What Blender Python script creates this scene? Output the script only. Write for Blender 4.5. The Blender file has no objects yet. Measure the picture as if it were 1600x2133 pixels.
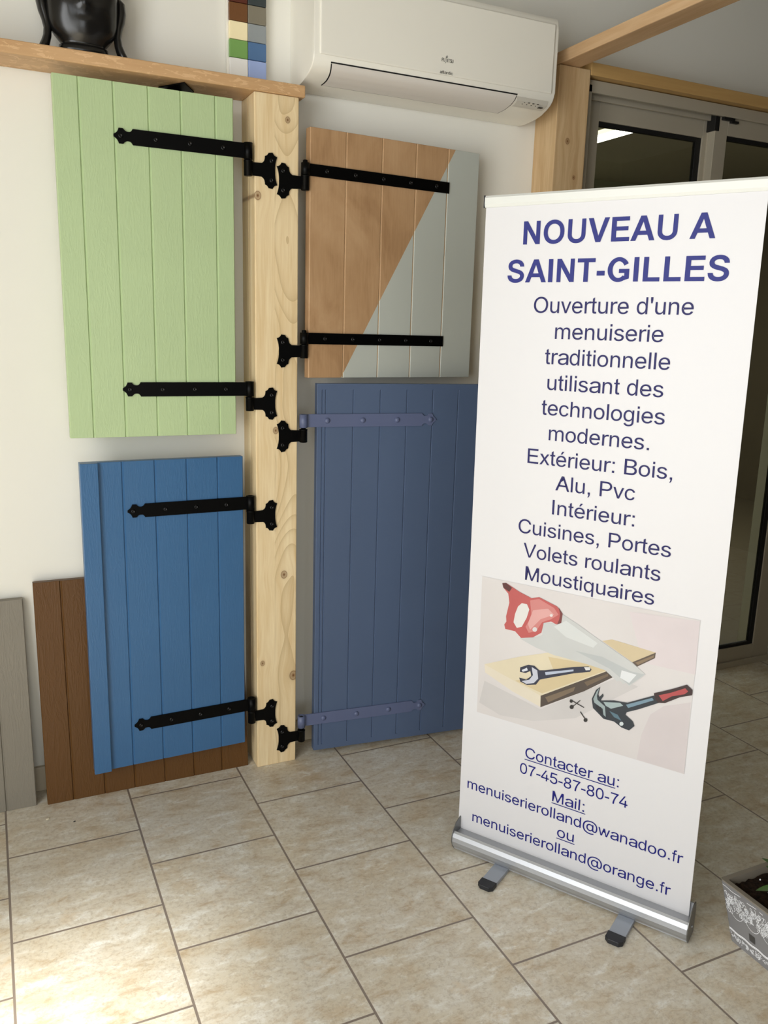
import bpy, bmesh, math, random, json
from mathutils import Vector, Matrix
from mathutils.geometry import tessellate_polygon

S = bpy.context.scene
COL = S.collection
T = 0.34                      # floor tile pitch in metres

# ------------------------------------------------------------------ camera
cam_d = bpy.data.cameras.new('camera')
cam = bpy.data.objects.new('camera', cam_d)
COL.objects.link(cam)
CR = ((0.9047652816, -0.4250124942, 0.0276435336),
      (0.0663848786, 0.2048359063, 0.9765425231),
      (0.4207051617, 0.8817066583, -0.2135428193))
cam.matrix_world = Matrix(((CR[0][0], CR[1][0], -CR[2][0], 0.0339),
                           (CR[0][1], CR[1][1], -CR[2][1], -2.5041),
                           (CR[0][2], CR[1][2], -CR[2][2], 1.3922),
                           (0, 0, 0, 1)))
cam_d.sensor_fit = 'HORIZONTAL'
cam_d.sensor_width = 36.0
cam_d.lens = 36.0 * 1735.6 / 1600.0
cam_d.clip_start = 0.02
S.camera = cam

# ------------------------------------------------------------------ light and exposure
S.view_settings.view_transform = 'Standard'
S.view_settings.look = 'None'
S.view_settings.gamma = 1.0
S.view_settings.use_curve_mapping = False
S.view_settings.exposure = 0.10

W = bpy.data.worlds.new('world')
S.world = W
W.use_nodes = True
W.node_tree.nodes['Background'].inputs[0].default_value = (0.75, 0.87, 1.0, 1)
W.node_tree.nodes['Background'].inputs[1].default_value = 1.0

def area(name, loc, rot, sx, sy, power, color):
    l = bpy.data.lights.new(name, 'AREA')
    l.shape = 'RECTANGLE'; l.size = sx; l.size_y = sy
    l.energy = power; l.color = color
    o = bpy.data.objects.new(name, l); COL.objects.link(o)
    o.location = loc; o.rotation_euler = rot
    return o
PI = math.pi
# daylight through the left shop window, and an added fill light behind the viewer
area('window_daylight', (-1.34, -2.52, 1.30), (0, -PI/2, 0), 2.25, 2.3, 83, (0.992, 0.99, 0.972))
area('front_fill', (-0.30, -5.95, 1.45), (PI/2, 0, 0), 1.9, 2.1, 27, (0.992, 0.99, 0.972))
sun_d = bpy.data.lights.new('sun', 'SUN')
sun_d.energy = 11.5; sun_d.angle = math.radians(13); sun_d.color = (1.0, 0.955, 0.86)
sun = bpy.data.objects.new('sun', sun_d); COL.objects.link(sun)
sun.rotation_euler = Vector((0.530, 0.270, -0.857)).to_track_quat('-Z', 'Y').to_euler()

# ------------------------------------------------------------------ helpers
def lin(r, g, b):
    def f(c):
        c /= 255.0
        return c/12.92 if c <= 0.04045 else ((c+0.055)/1.055)**2.4
    return (f(r), f(g), f(b), 1.0)

def tag(o, label=None, cat=None, group=None, kind=None):
    if label: o['label'] = label
    if cat: o['category'] = cat
    if group: o['group'] = group
    if kind: o['kind'] = kind
    return o

def thing(name, label, cat, loc=(0, 0, 0), rz=0.0, group=None, rx=0.0):
    o = bpy.data.objects.new(name, None)
    o.empty_display_size = 0.05
    group = group or {'shutter': 'sample shutters on display', 'post': 'pine posts'}.get(cat)
    COL.objects.link(o)
    o.location = loc; o.rotation_euler = (rx, 0, rz)
    return tag(o, label, cat, group)

class MB:
    """collects shapes into one bmesh"""
    def __init__(s): s.bm = bmesh.new(); s.mi = 0
    def face(s, vs, smooth=False):
        try:
            f = s.bm.faces.new(vs)
        except ValueError:
            return None
        f.material_index = s.mi; f.smooth = smooth
        return f
    def box(s, x0, x1, y0, y1, z0, z1, bev=0.0, seg=2):
        v = [s.bm.verts.new((x, y, z)) for x in (x0, x1) for y in (y0, y1) for z in (z0, z1)]
        fs = [s.face([v[i] for i in q]) for q in ((0,1,3,2),(4,6,7,5),(0,4,5,1),(2,3,7,6),(0,2,6,4),(1,5,7,3))]
        if bev > 0:
            es = list({e for f in fs for e in f.edges})
            bmesh.ops.bevel(s.bm, geom=es, offset=bev, segments=seg, profile=0.5, affect='EDGES')
        return s
    def prism(s, pts, axis, a, b, bev=0.0, smooth=False, seg=2):
        """polygon pts extruded along axis 0/1/2 from a to b; pts are the other two coordinates in order"""
        def mk(p, t):
            c = list(p); c.insert(axis, t); return s.bm.verts.new(c)
        A = [mk(p, a) for p in pts]; B = [mk(p, b) for p in pts]
        fs = []
        n = len(pts)
        for i in range(n):
            fs.append(s.face([A[i], A[(i+1) % n], B[(i+1) % n], B[i]], smooth))
        caps = [s.face(A[::-1]), s.face(B)]
        if bev > 0:
            es = list({e for f in caps if f for e in f.edges})
            bmesh.ops.bevel(s.bm, geom=es, offset=bev, segments=seg, profile=0.5, affect='EDGES')
        return s
    def flat(s, loops, fn):
        """outline with holes, tessellated; fn maps (u,v) to a point"""
        P = [[Vector((p[0], p[1], 0)) for p in l] for l in loops]
        tri = tessellate_polygon(P)
        vs = [s.bm.verts.new(fn(p[0], p[1])) for l in loops for p in l]
        for t in tri: s.face([vs[i] for i in t])
        return s
    def lathe(s, prof, c, axis=2, n=24, smooth=True):
        """prof: (radius, height) along axis from centre c"""
        rings = []
        for r, h in prof:
            ring = []
            for k in range(n):
                a = 2*PI*k/n
                p = [r*math.cos(a), r*math.sin(a)]
                p.insert(axis, h)
                ring.append(s.bm.verts.new((c[0]+p[0], c[1]+p[1], c[2]+p[2])))
            rings.append(ring)
        for A, B in zip(rings, rings[1:]):
            for k in range(n):
                s.face([A[k], A[(k+1) % n], B[(k+1) % n], B[k]], smooth)
        s.face(rings[0][::-1]); s.face(rings[-1])
        return s
    def sleeve(s, r0, r1, h0, h1, c, n=20):
        """hollow cylinder along z"""
        R4 = [[s.bm.verts.new((c[0]+r*math.cos(2*PI*k/n), c[1]+r*math.sin(2*PI*k/n), c[2]+h)) for k in range(n)] for r, h in ((r1, h0), (r1, h1), (r0, h1), (r0, h0))]
        for i in range(4):
            A, B = R4[i], R4[(i+1) % 4]
            for k in range(n): s.face([A[k], A[(k+1) % n], B[(k+1) % n], B[k]], i in (0, 2))
        return s
    def tube(s, path, r, n=8, cap=True):
        rings = []
        for i, p in enumerate(path):
            p = Vector(p)
            t = (Vector(path[min(i+1, len(path)-1)]) - Vector(path[max(i-1, 0)])).normalized()
            u = t.orthogonal().normalized() if i == 0 else (u - t*u.dot(t)).normalized()
            w = t.cross(u)
            rr = r[i] if isinstance(r, (list, tuple)) else r
            rings.append([s.bm.verts.new(p + rr*(math.cos(2*PI*k/n)*u + math.sin(2*PI*k/n)*w)) for k in range(n)])
        for A, B in zip(rings, rings[1:]):
            for k in range(n):
                s.face([A[k], A[(k+1) % n], B[(k+1) % n], B[k]], True)
        if cap:
            s.face(rings[0][::-1]); s.face(rings[-1])
        return s
    def xform(s, m):
        bmesh.ops.transform(s.bm, matrix=m, verts=s.bm.verts); return s
    def build(s, name, mat, parent=None, sharp=None):
        bmesh.ops.recalc_face_normals(s.bm, faces=s.bm.faces)
        me = bpy.data.meshes.new(name)
        s.bm.to_mesh(me); s.bm.free()
        for m in (mat if isinstance(mat, (list, tuple)) else [mat]):
            me.materials.append(m)
        o = bpy.data.objects.new(name, me); COL.objects.link(o)
        if parent: o.parent = parent
        return o

def struct(name, mb, mat, parent=None):
    return tag(mb.build(name, mat, parent), kind=None if parent else 'structure')

# ------------------------------------------------------------------ materials
class NT:
    def __init__(s, name):
        s.m = bpy.data.materials.new(name); s.m.use_nodes = True
        s.t = s.m.node_tree; s.n = s.t.nodes; s.l = s.t.links
        s.p = s.n['Principled BSDF']
    def node(s, typ, **kw):
        n = s.n.new(typ)
        for k, v in kw.items(): setattr(n, k, v)
        return n
    def link(s, a, b): s.l.new(a, b)
    def val(s, sock, v):
        if hasattr(v, 'is_output') or isinstance(v, bpy.types.NodeSocket): s.link(v, sock)
        else: sock.default_value = v
    def math(s, op, a, b=None, c=None, clamp=False):
        n = s.node('ShaderNodeMath', operation=op, use_clamp=clamp)
        s.val(n.inputs[0], a)
        if b is not None: s.val(n.inputs[1], b)
        if c is not None: s.val(n.inputs[2], c)
        return n.outputs[0]
    def coord(s, scale=(1, 1, 1), loc=(0, 0, 0), out='Object', rot=(0, 0, 0)):
        c = s.node('ShaderNodeTexCoord'); m = s.node('ShaderNodeMapping')
        m.inputs['Scale'].default_value = scale; m.inputs['Location'].default_value = loc
        m.inputs['Rotation'].default_value = rot
        s.link(c.outputs[out], m.inputs[0]); return m.outputs[0]
    def noise(s, vec, scale=5, detail=4, rough=0.5, dist=0.0):
        n = s.node('ShaderNodeTexNoise')
        s.link(vec, n.inputs['Vector'])
        n.inputs['Scale'].default_value = scale; n.inputs['Detail'].default_value = detail
        n.inputs['Roughness'].default_value = rough; n.inputs['Distortion'].default_value = dist
        return n.outputs['Fac']
    def ramp(s, fac, stops):
        r = s.node('ShaderNodeValToRGB')
        while len(r.color_ramp.elements) < len(stops): r.color_ramp.elements.new(0.5)
        for e, (p, c) in zip(r.color_ramp.elements, stops):
            e.position = p; e.color = c
        s.link(fac, r.inputs[0]); return r.outputs[0]
    def mix(s, fac, a, b, blend='MIX'):
        n = s.node('ShaderNodeMix', data_type='RGBA', blend_type=blend)
        s.val(n.inputs[0], fac); s.val(n.inputs[6], a); s.val(n.inputs[7], b)
        return n.outputs[2]
    def bump(s, h, strength=0.2, dist=0.002):
        b = s.node('ShaderNodeBump')
        b.inputs['Strength'].default_value = strength; b.inputs['Distance'].default_value = dist
        s.link(h, b.inputs['Height']); s.link(b.outputs[0], s.p.inputs['Normal'])
    def base(s, c): s.val(s.p.inputs['Base Color'], c)
    def set(s, rough=None, metal=None, spec=None, coat=None):
        if rough is not None: s.val(s.p.inputs['Roughness'], rough)
        if metal is not None: s.p.inputs['Metallic'].default_value = metal
        if spec is not None: s.p.inputs['Specular IOR Level'].default_value = spec
        if coat is not None: s.p.inputs['Coat Weight'].default_value = coat
        return s

def paint(name, c, rough=0.45, var=0.03, grain=0.0, spec=0.5, metal=0.0, gscale=(40, 40, 3), gdist=0.0006):
    """plain coating with a little tonal variation; grain > 0 adds an embossed wood grain"""
    t = NT(name)
    v = t.coord()
    f = t.noise(v, 6, 3)
    lo = tuple(max(0, x*(1-var)) for x in c[:3]) + (1,); hi = tuple(x*(1+var) for x in c[:3]) + (1,)
    t.base(t.ramp(f, [(0.3, lo), (0.7, hi)]))
    t.set(rough, metal, spec)
    if grain > 0:
        g = t.noise(t.coord(gscale), 2.2, 4, 0.6, 1.4)
        h = t.math('SINE', t.math('MULTIPLY', g, 22.0))
        t.bump(h, grain, gdist)
    else:
        t.bump(t.noise(v, 260, 2), 0.05, 0.0004)
    return t.m

def wood(name, light, dark, axis='Z', rough=0.5, freq=34.0, dist=1.2, contrast=1.0, knots=(), cathedral=None, fleck=None):
    """lengthwise grain along the axis; knots are (a, z, size) on the face plane"""
    t = NT(name)
    sc = {'Z': (1, 1, 0.06), 'X': (0.06, 1, 1), 'Y': (1, 0.06, 1)}[axis]
    tc = t.node('ShaderNodeTexCoord')
    sep = t.node('ShaderNodeSeparateXYZ'); t.link(tc.outputs['Object'], sep.inputs[0])
    X, Y, Z = sep.outputs
    kmask = None
    warp = None
    for kx, kz, ks in knots:
        dx = t.math('SUBTRACT', X, kx); dz = t.math('MULTIPLY', t.math('SUBTRACT', Z, kz), 0.8)
        d2 = t.math('ADD', t.math('MULTIPLY', dx, dx), t.math('MULTIPLY', dz, dz))
        wide = t.math('EXPONENT', t.math('MULTIPLY', d2, -1.0/(ks*2.4)**2))
        w = t.math('MULTIPLY', t.math('MULTIPLY', dx, wide), -0.75)
        warp = w if warp is None else t.math('ADD', warp, w)
        core = t.math('EXPONENT', t.math('MULTIPLY', d2, -1.0/(ks*0.55)**2))
        kmask = core if kmask is None else t.math('MAXIMUM', kmask, core)
    xx = X if warp is None else t.math('ADD', X, warp)
    comb = t.node('ShaderNodeCombineXYZ'); t.link(xx, comb.inputs[0]); t.link(Y, comb.inputs[1]); t.link(Z, comb.inputs[2])
    mp = t.node('ShaderNodeMapping'); mp.inputs['Scale'].default_value = sc; t.link(comb.outputs[0], mp.inputs[0])
    n1 = t.noise(mp.outputs[0], freq, 5, 0.55, 0.25*dist)
    n2 = t.noise(mp.outputs[0], freq*4.0, 3, 0.6)
    g = t.math('ADD', t.math('MULTIPLY', n1, 0.72), t.math('MULTIPLY', n2, 0.28))
    mid = tuple((a+b)/2 for a, b in zip(light, dark))
    col = t.ramp(g, [(0.5-0.22/contrast, light), (0.5+0.25/contrast, dark)])
    if cathedral:
        cx, x0 = cathedral
        # arched growth rings on one lamella
        nz = t.noise(t.coord((0.6, 1, 0.8), (0, 0, 3.1)), 2.2, 1, 0.5)
        px = t.math('MULTIPLY', t.math('SUBTRACT', xx, cx), 11.0)
        ring = t.math('ADD', t.math('MULTIPLY', t.math('MULTIPLY', px, px), 1.0), t.math('MULTIPLY', nz, 6.0))
        sn = t.math('FRACT', t.math('MULTIPLY', ring, 5.0))
        sn = t.math('POWER', sn, 4.0)
        m = t.math('MULTIPLY', sn, t.math('GREATER_THAN', X, x0))
        col = t.mix(t.math('MULTIPLY', m, 0.75), col, tuple(c*0.8 for c in dark[:3]) + (1,))
    if fleck:
        fv = t.noise(t.coord((18, 18, 70), rot=(0, 0.55, 0)), 1.6, 4, 0.6, 0.8)
        col = t.mix(t.math('MULTIPLY', t.math('GREATER_THAN', fv, 0.57), 0.5), col, fleck)
    if kmask is not None:
        kr = t.ramp(kmask, [(0.0, (0, 0, 0, 1)), (0.18, (0.12, 0.12, 0.12, 1)), (0.34, (0.85, 0.85, 0.85, 1)), (0.46, (0.45, 0.45, 0.45, 1)), (0.8, (0.6, 0.6, 0.6, 1)), (1.0, (1, 1, 1, 1))])
        col = t.mix(kr, col, lin(112, 72, 36))
    t.base(col); t.set(rough, spec=0.35)
    t.bump(g, 0.08, 0.0006)
    return t.m

M = {}
# wall plaster
t = NT('plaster'); v = t.coord()
t.base(t.ramp(t.noise(v, 1.2, 3), [(0.3, lin(231, 229, 219)), (0.7, lin(236, 234, 225))]))
t.set(0.85, spec=0.2); t.bump(t.noise(v, 190, 3), 0.10, 0.0008); M['plaster'] = t.m
M['ceiling'] = paint('ceiling_paint', lin(166, 160, 146), 0.9, 0.01, spec=0.2)
M['shop_wall'] = paint('shop_wall_paint', lin(66, 56, 42), 0.9, 0.02, spec=0.2)
M['dark_floor'] = paint('back_room_floor', lin(70, 62, 46), 0.7, 0.05)
M['dark_wall'] = paint('back_room_paint', lin(150, 152, 132), 0.9, 0.03, spec=0.2)

# floor tiles: running bond, seams along y every T
t = NT('floor_tiles')
v = t.coord()
sp = t.node('ShaderNodeSeparateXYZ'); t.link(v, sp.inputs[0])
cb = t.node('ShaderNodeCombineXYZ')
t.link(t.math('ADD', sp.outputs[1], 0.158 + T*100), cb.inputs[0]); t.link(t.math('ADD', sp.outputs[0], T*100), cb.inputs[1])
br = t.node('ShaderNodeTexBrick'); br.offset = 0.5; br.offset_frequency = 2; br.squash = 1.0
t.link(cb.outputs[0], br.inputs['Vector'])
br.inputs['Scale'].default_value = 1.0; br.inputs['Mortar Size'].default_value = 0.0030; br.inputs['Mortar Smooth'].default_value = 0.25
br.inputs['Brick Width'].default_value = T; br.inputs['Row Height'].default_value = T; br.inputs['Bias'].default_value = 0.0
br.inputs['Color1'].default_value = (0, 0, 0, 1); br.inputs['Color2'].default_value = (1, 1, 1, 1)
cid = t.node('ShaderNodeSeparateColor'); t.link(br.outputs['Color'], cid.inputs[0])
rid = cid.outputs[0]
sh = t.node('ShaderNodeCombineXYZ'); t.link(t.math('MULTIPLY', rid, 37.0), sh.inputs[2])
va = t.node('ShaderNodeVectorMath', operation='ADD'); t.link(v, va.inputs[0]); t.link(sh.outputs[0], va.inputs[1])
big = t.noise(va.outputs[0], 6.5, 6, 0.65, 0.3)
mp = t.node('ShaderNodeMapping'); mp.inputs['Scale'].default_value = (1, 2.2, 1); mp.inputs['Rotation'].default_value = (0, 0, 0.3); t.link(va.outputs[0], mp.inputs[0])
mid = t.noise(mp.outputs[0], 13, 10, 0.72, 0.35)
fine = t.noise(va.outputs[0], 95, 6, 0.75, 0.3)
stone = t.ramp(big, [(0.30, lin(201, 184, 157)), (0.45, lin(209, 200, 181)), (0.58, lin(213, 207, 193)), (0.72, lin(209, 192, 165))])
stone = t.mix(t.math('MULTIPLY', t.ramp(mid, [(0.52, (0, 0, 0, 1)), (0.66, (1, 1, 1, 1))]), 0.9), stone, lin(232, 231, 224))
stone = t.mix(t.math('MULTIPLY', t.ramp(mid, [(0.34, (1, 1, 1, 1)), (0.47, (0, 0, 0, 1))]), 0.7), stone, lin(176, 152, 118))
stone = t.mix(t.math('MULTIPLY', t.ramp(fine, [(0.34, (1, 1, 1, 1)), (0.52, (0, 0, 0, 1))]), 0.42), stone, lin(150, 132, 106))
stone = t.mix(t.math('MULTIPLY', rid, 0.10), stone, lin(170, 150, 120))
t.base(t.mix(br.outputs['Fac'], stone, lin(132, 120, 110)))
t.set(t.ramp(mid, [(0.3, (0.42, 0.42, 0.42, 1)), (0.7, (0.30, 0.30, 0.30, 1))]), spec=0.45)
hh = t.math('ADD', t.math('MULTIPLY', t.math('SUBTRACT', 1.0, br.outputs['Fac']), 1.0), t.math('ADD', t.math('MULTIPLY', mid, 0.45), t.math('MULTIPLY', fine, 0.12)))
t.bump(hh, 0.4, 0.0022)
M['floor'] = t.m
M['skirting'] = paint('skirting_tile', lin(196, 184, 160), 0.4, 0.06)

M['green'] = paint('green_paint', lin(176, 196, 149), 0.42, 0.02, grain=0.16, gscale=(30, 30, 5))
M['blue'] = paint('blue_paint', lin(58, 100, 142), 0.36, 0.02, grain=0.14, gscale=(34, 34, 4))
M['slate'] = paint('slate_blue_paint', lin(78, 94, 122), 0.42, 0.02)
M['slate_metal'] = paint('slate_blue_metal', lin(91, 100, 131), 0.4, 0.02)
M['brown'] = paint('brown_paint', lin(94, 63, 29), 0.45, 0.03, spec=0.3, grain=0.3, gscale=(26, 26, 4))
M['grey'] = paint('grey_paint', lin(130, 124, 112), 0.5, 0.03, spec=0.3, grain=0.3, gscale=(26, 26, 4))
M['black'] = paint('black_iron', lin(4, 4, 4), 0.40, 0.1, spec=0.12)
M['black_bolt'] = paint('black_bolt', lin(9, 9, 10), 0.3, 0.1, spec=0.4)
M['rubber'] = paint('black_plastic', lin(26, 27, 31), 0.5, 0.05)
M['gasket'] = paint('black_gasket', lin(12, 12, 12), 0.6, 0.05)
M['ac'] = paint('white_plastic', lin(240, 237, 226), 0.22, 0.004)
M['ac_grey'] = paint('pale_grey_plastic', lin(205, 201, 190), 0.3, 0.004)
M['ac_flap'] = paint('flap_plastic', lin(222, 217, 210), 0.35, 0.004)
M['ac_ink'] = paint('grey_ink', lin(58, 53, 46), 0.5, 0.01)
M['banner'] = paint('white_vinyl', lin(206, 205, 207), 0.42, 0.003)
M['ink_head'] = paint('violet_blue_ink', lin(50, 54, 120), 0.5, 0.01, spec=0.15)
M['ink_body'] = paint('dark_violet_ink', lin(43, 42, 90), 0.5, 0.01, spec=0.15)
M['ink_contact'] = paint('navy_ink', lin(31, 33, 112), 0.5, 0.01, spec=0.15)
M['alu'] = paint('brushed_aluminium', lin(176, 178, 182), 0.46, 0.02, metal=0.75)
M['alu_white'] = paint('white_lacquered_rail', lin(212, 213, 208), 0.35, 0.004)
M['alu_foot'] = paint('grey_foot_metal', lin(160, 166, 176), 0.4, 0.02, metal=0.35)
M['end_plate'] = paint('grey_end_plate', lin(120, 120, 118), 0.35, 0.02, metal=0.7)
M['frame'] = paint('anodised_frame', lin(180, 172, 154), 0.42, 0.01, metal=0.15)
M['frame_cap'] = paint('frame_black_cap', lin(16, 16, 16), 0.5, 0.02)
M['statue'] = paint('black_lacquer', lin(22, 21, 20), 0.25, 0.1)
M['zinc'] = paint('grey_zinc', lin(122, 121, 122), 0.55, 0.06)
M['zinc_worn'] = paint('worn_zinc_rim', lin(128, 120, 108), 0.6, 0.15)
M['lace'] = paint('white_lace_print', lin(238, 239, 242), 0.6, 0.02)
M['tag'] = paint('dark_grey_tag', lin(64, 62, 60), 0.6, 0.05)
M['crumb'] = paint('pale_crumb', lin(215, 205, 180), 0.8, 0.05)
M['mortar_shadow'] = M['gasket']
t = NT('potting_soil'); v = t.coord()
t.base(t.ramp(t.noise(v, 90, 6, 0.7), [(0.35, lin(20, 13, 8)), (0.7, lin(58, 40, 26))])); t.set(0.95, spec=0.2); t.bump(t.noise(v, 110, 5, 0.7), 1.0, 0.01); M['soil'] = t.m
M['leaf'] = paint('green_leaf', lin(62, 98, 40), 0.4, 0.25)
M['stem'] = paint('green_stem', lin(84, 96, 48), 0.5, 0.1)
t = NT('tinted_glass')
t.p.inputs['Base Color'].default_value = (0.84, 0.88, 0.82, 1); t.p.inputs['Transmission Weight'].default_value = 1.0
t.p.inputs['Roughness'].default_value = 0.0; t.p.inputs['IOR'].default_value = 1.5
M['glass'] = t.m
t = NT('lit_tube')
t.p.inputs['Base Color'].default_value = (0.9, 0.88, 0.8, 1); t.p.inputs['Emission Color'].default_value = (1.0, 0.93, 0.66, 1); t.p.inputs['Emission Strength'].default_value = 1.5
M['tube'] = t.m

PINE_L, PINE_D = lin(238, 219, 180), lin(217, 188, 140)
M['post'] = wood('pine_post', PINE_L, PINE_D, 'Z', 0.5, 60, 1.0, 1.1,
                 knots=[(0.838, 1.954, 0.011), (0.751, 1.748, 0.015), (0.803, 1.09, 0.013), (0.830, 0.64, 0.016), (0.760, 0.356, 0.011), (0.862, 0.30, 0.02)],
                 cathedral=(0.842, 0.800))
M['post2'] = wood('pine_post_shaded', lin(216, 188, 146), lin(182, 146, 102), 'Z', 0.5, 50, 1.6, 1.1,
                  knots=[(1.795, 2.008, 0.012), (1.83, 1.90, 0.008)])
M['beam'] = wood('pine_beam', lin(216, 184, 144), lin(190, 150, 108), 'Y', 0.5, 40, 1.0, 1.0)
M['lintel'] = wood('pine_lintel', lin(206, 170, 112), lin(184, 144, 88), 'X', 0.5, 30, 1.0, 0.8)
M['oak'] = wood('oak_shelf', lin(206, 168, 124), lin(182, 142, 98), 'X', 0.45, 30, 1.8, 1.0, fleck=lin(226, 190, 146))
M['shelf_under'] = M['oak']

# plywood face, the lower right corner painted grey across a slanting edge
t = NT('plywood_half_painted'); tc = t.node('ShaderNodeTexCoord')
sp = t.node('ShaderNodeSeparateXYZ'); t.link(tc.outputs['Object'], sp.inputs[0])
n1 = t.noise(t.coord((1, 1, 0.45)), 7, 4, 0.55, 1.6); n2 = t.noise(t.coord((60, 60, 4)), 3, 4, 0.6)
ply = t.ramp(t.math('ADD', t.math('MULTIPLY', n1, 0.75), t.math('MULTIPLY', n2, 0.25)), [(0.36, lin(188, 153, 115)), (0.52, lin(176, 140, 102)), (0.66, lin(160, 124, 88))])
side = t.math('SUBTRACT', sp.outputs[0], t.math('MULTIPLY_ADD', sp.outputs[2], (0.4988-0.1094)/(1.9431-1.2451), 0.1094 - 1.2451*(0.4988-0.1094)/(1.9431-1.2451)))
t.base(t.mix(t.math('GREATER_THAN', side, 0.0), ply, lin(184, 188, 180))); t.set(0.5, spec=0.35)
t.bump(n2, 0.06, 0.0005); M['ply'] = t.m
M['ply_edge'] = wood('plywood_edge', lin(216, 184, 142), lin(190, 152, 110), 'Z', 0.6, 60)

# ------------------------------------------------------------------ room shell
XL, XR, YF, ZC = -1.22, 4.6, -6.0, 2.70
DX0, DX1, DZ = 1.869, 3.14, 2.215      # sliding door opening in the back wall
mb = MB(); mb.box(XL-0.2, 6.2, YF-0.2, 0.0, -0.12, 0.0); struct('floor', mb, M['floor'])
mb = MB(); mb.box(1.4, 6.2, 0.0, 3.7, -0.12, 0.0); struct('floor_far', mb, M['dark_floor'])
mb = MB(); mb.box(XL-0.2, 6.2, YF-0.2, 3.7, ZC, ZC+0.1); struct('ceiling', mb, M['ceiling'])
mb = MB()
mb.box(XL-0.2, DX0, 0.0, 0.12, 0, ZC); mb.box(DX1, XR+0.2, 0.0, 0.12, 0, ZC); mb.box(DX0, DX1, 0.0, 0.12, DZ, ZC)
struct('wall_back', mb, M['plaster'])
mb = MB()   # left wall with the shop window opening
WY0, WY1, WZ0, WZ1 = -3.70, -1.35, 0.12, 2.46
mb.box(XL-0.1, XL, YF-0.1, WY0, 0, ZC); mb.box(XL-0.1, XL, WY1, 0.0, 0, ZC)
mb.box(XL-0.1, XL, WY0, WY1, 0, WZ0); mb.box(XL-0.1, XL, WY0, WY1, WZ1, ZC)
struct('wall_left', mb, M['plaster'])
mb = MB()
mb.box(XR, XR+0.1, YF, 0.0, 0, ZC); struct('wall_right', mb, M['shop_wall'])
mb = MB()   # front wall with the entrance opening
EX0, EX1, EZ = -1.2, 0.6, 2.5
mb.box(XL-0.1, EX0, YF-0.1, YF, 0, ZC); mb.box(EX1, XR+0.1, YF-0.1, YF, 0, ZC); mb.box(EX0, EX1, YF-0.1, YF, EZ, ZC)
struct('wall_front', mb, M['shop_wall'])
mb = MB(); mb.box(0.90, XR, -3.10, -3.00, 0, ZC); struct('wall_light_block', mb, M['shop_wall'])  # added out of view to keep the frontal fill off the right side
mb = MB()   # dark room behind the sliding door
mb.box(1.4, 6.1, 3.6, 3.7, 0, ZC); mb.box(1.4, 1.5, 0.12, 3.6, 0, ZC); mb.box(4.8, 6.2, 0.0, 0.12, 0, ZC)
struct('wall_far', mb, M['dark_wall'])
mb = MB(); mb.box(6.1, 6.2, 0.12, 3.7, 0, ZC); struct('wall_far_right', mb, M['dark_floor'])
mb = MB(); mb.box(1.5, 6.1, 3.57, 3.6, 0, 2.05, 0.004); struct('shade_panel', mb, M['dark_floor'])  # added dark panel stands in for the dimness low behind the glass
mb = MB()
mb.box(XL, 0.742, -0.012, 0.0, 0.0, 0.078, 0.002); mb.box(0.871, 1.745, -0.012, 0.0, 0.0, 0.078, 0.002)
struct('baseboard_back', mb, M['skirting'])
mb = MB()
for y in (WY0+0.03, WY1-0.03, (WY0+WY1)/2): mb.box(XL-0.08, XL-0.02, y-0.03, y+0.03, WZ0, WZ1)
mb.box(XL-0.08, XL-0.02, WY0, WY1, WZ0, WZ0+0.06); mb.box(XL-0.08, XL-0.02, WY0, WY1, WZ1-0.06, WZ1)
struct('window_1', mb, M['frame'])

# ------------------------------------------------------------------ sliding door
door = bpy.data.objects.new('door_1', None); COL.objects.link(door); door.location = (DX0, -0.03, 0); tag(door, kind='structure')
OFF = Matrix.Translation((-DX0, 0.03, 0))
def dpart(name, mat, boxes, parent=door, bev=0.0015):
    b = MB()
    for q in boxes: b.box(*q, bev)
    b.xform(OFF); return b.build(name, mat, parent)
dpart('frame', M['frame'], [(DX0, DX1, -0.090, -0.078, 2.176, 2.214), (DX0, DX1, -0.078, 0.03, 2.200, 2.214), (DX0, DX1, -0.055, -0.045, 2.165, 2.200),
      (DX0, DX0+0.034, -0.090, 0.03, 0.0, 2.20), (DX0+0.034, DX0+0.05, -0.03, 0.03, 0.0, 2.20),
      (DX1-0.03, DX1, -0.090, 0.03, 0.0, 2.20), (DX0, DX1, -0.090, -0.080, 0.0, 0.026), (DX0, DX1, -0.080, 0.03, 0.0, 0.016)])
def sash(x0, x1, y0, y1, lw, rw, ztop, zbot, name):
    s = dpart(name, M['frame'], [(x0, x0+lw, y0, y1, 0.02, 2.195), (x1-rw, x1, y0, y1, 0.02, 2.195),
              (x0+lw, x1-rw, y0, y1, ztop, 2.193), (x0+lw, x1-rw, y0, y1, 0.022, zbot)])
    g = 0.014
    a, b, c, d = x0+lw, x1-rw, zbot, ztop
    dpart('gasket', M['gasket'], [(a, b, y0+0.006, y1-0.004, d-g, d), (a, b, y0+0.006, y1-0.004, c, c+g), (b-g*1.6, b, y0+0.006, y1-0.004, c+g, d-g), (a, a+0.004, y0+0.006, y1-0.004, c+g, d-g)], s, 0.0)
    dpart('pane', M['glass'], [(a+0.004, b-g*1.6, y0+0.012, y0+0.018, c+g, d-g)], s, 0.0)
    return s
s1 = sash(DX0+0.052, 2.50, -0.038, -0.008, 0.060, 0.045, 2.108, 0.085, 'sash')
s2 = sash(2.475, 3.108, -0.076, -0.046, 0.060, 0.095, 2.118, 0.085, 'sash')
dpart('interlock', M['frame'], [(2.475, 2.483, -0.046, -0.022, 0.02, 2.15)], s2)
dpart('plastic_cap', M['frame_cap'], [(2.470, 2.492, -0.078, -0.03, 2.128, 2.192)], s2)
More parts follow.
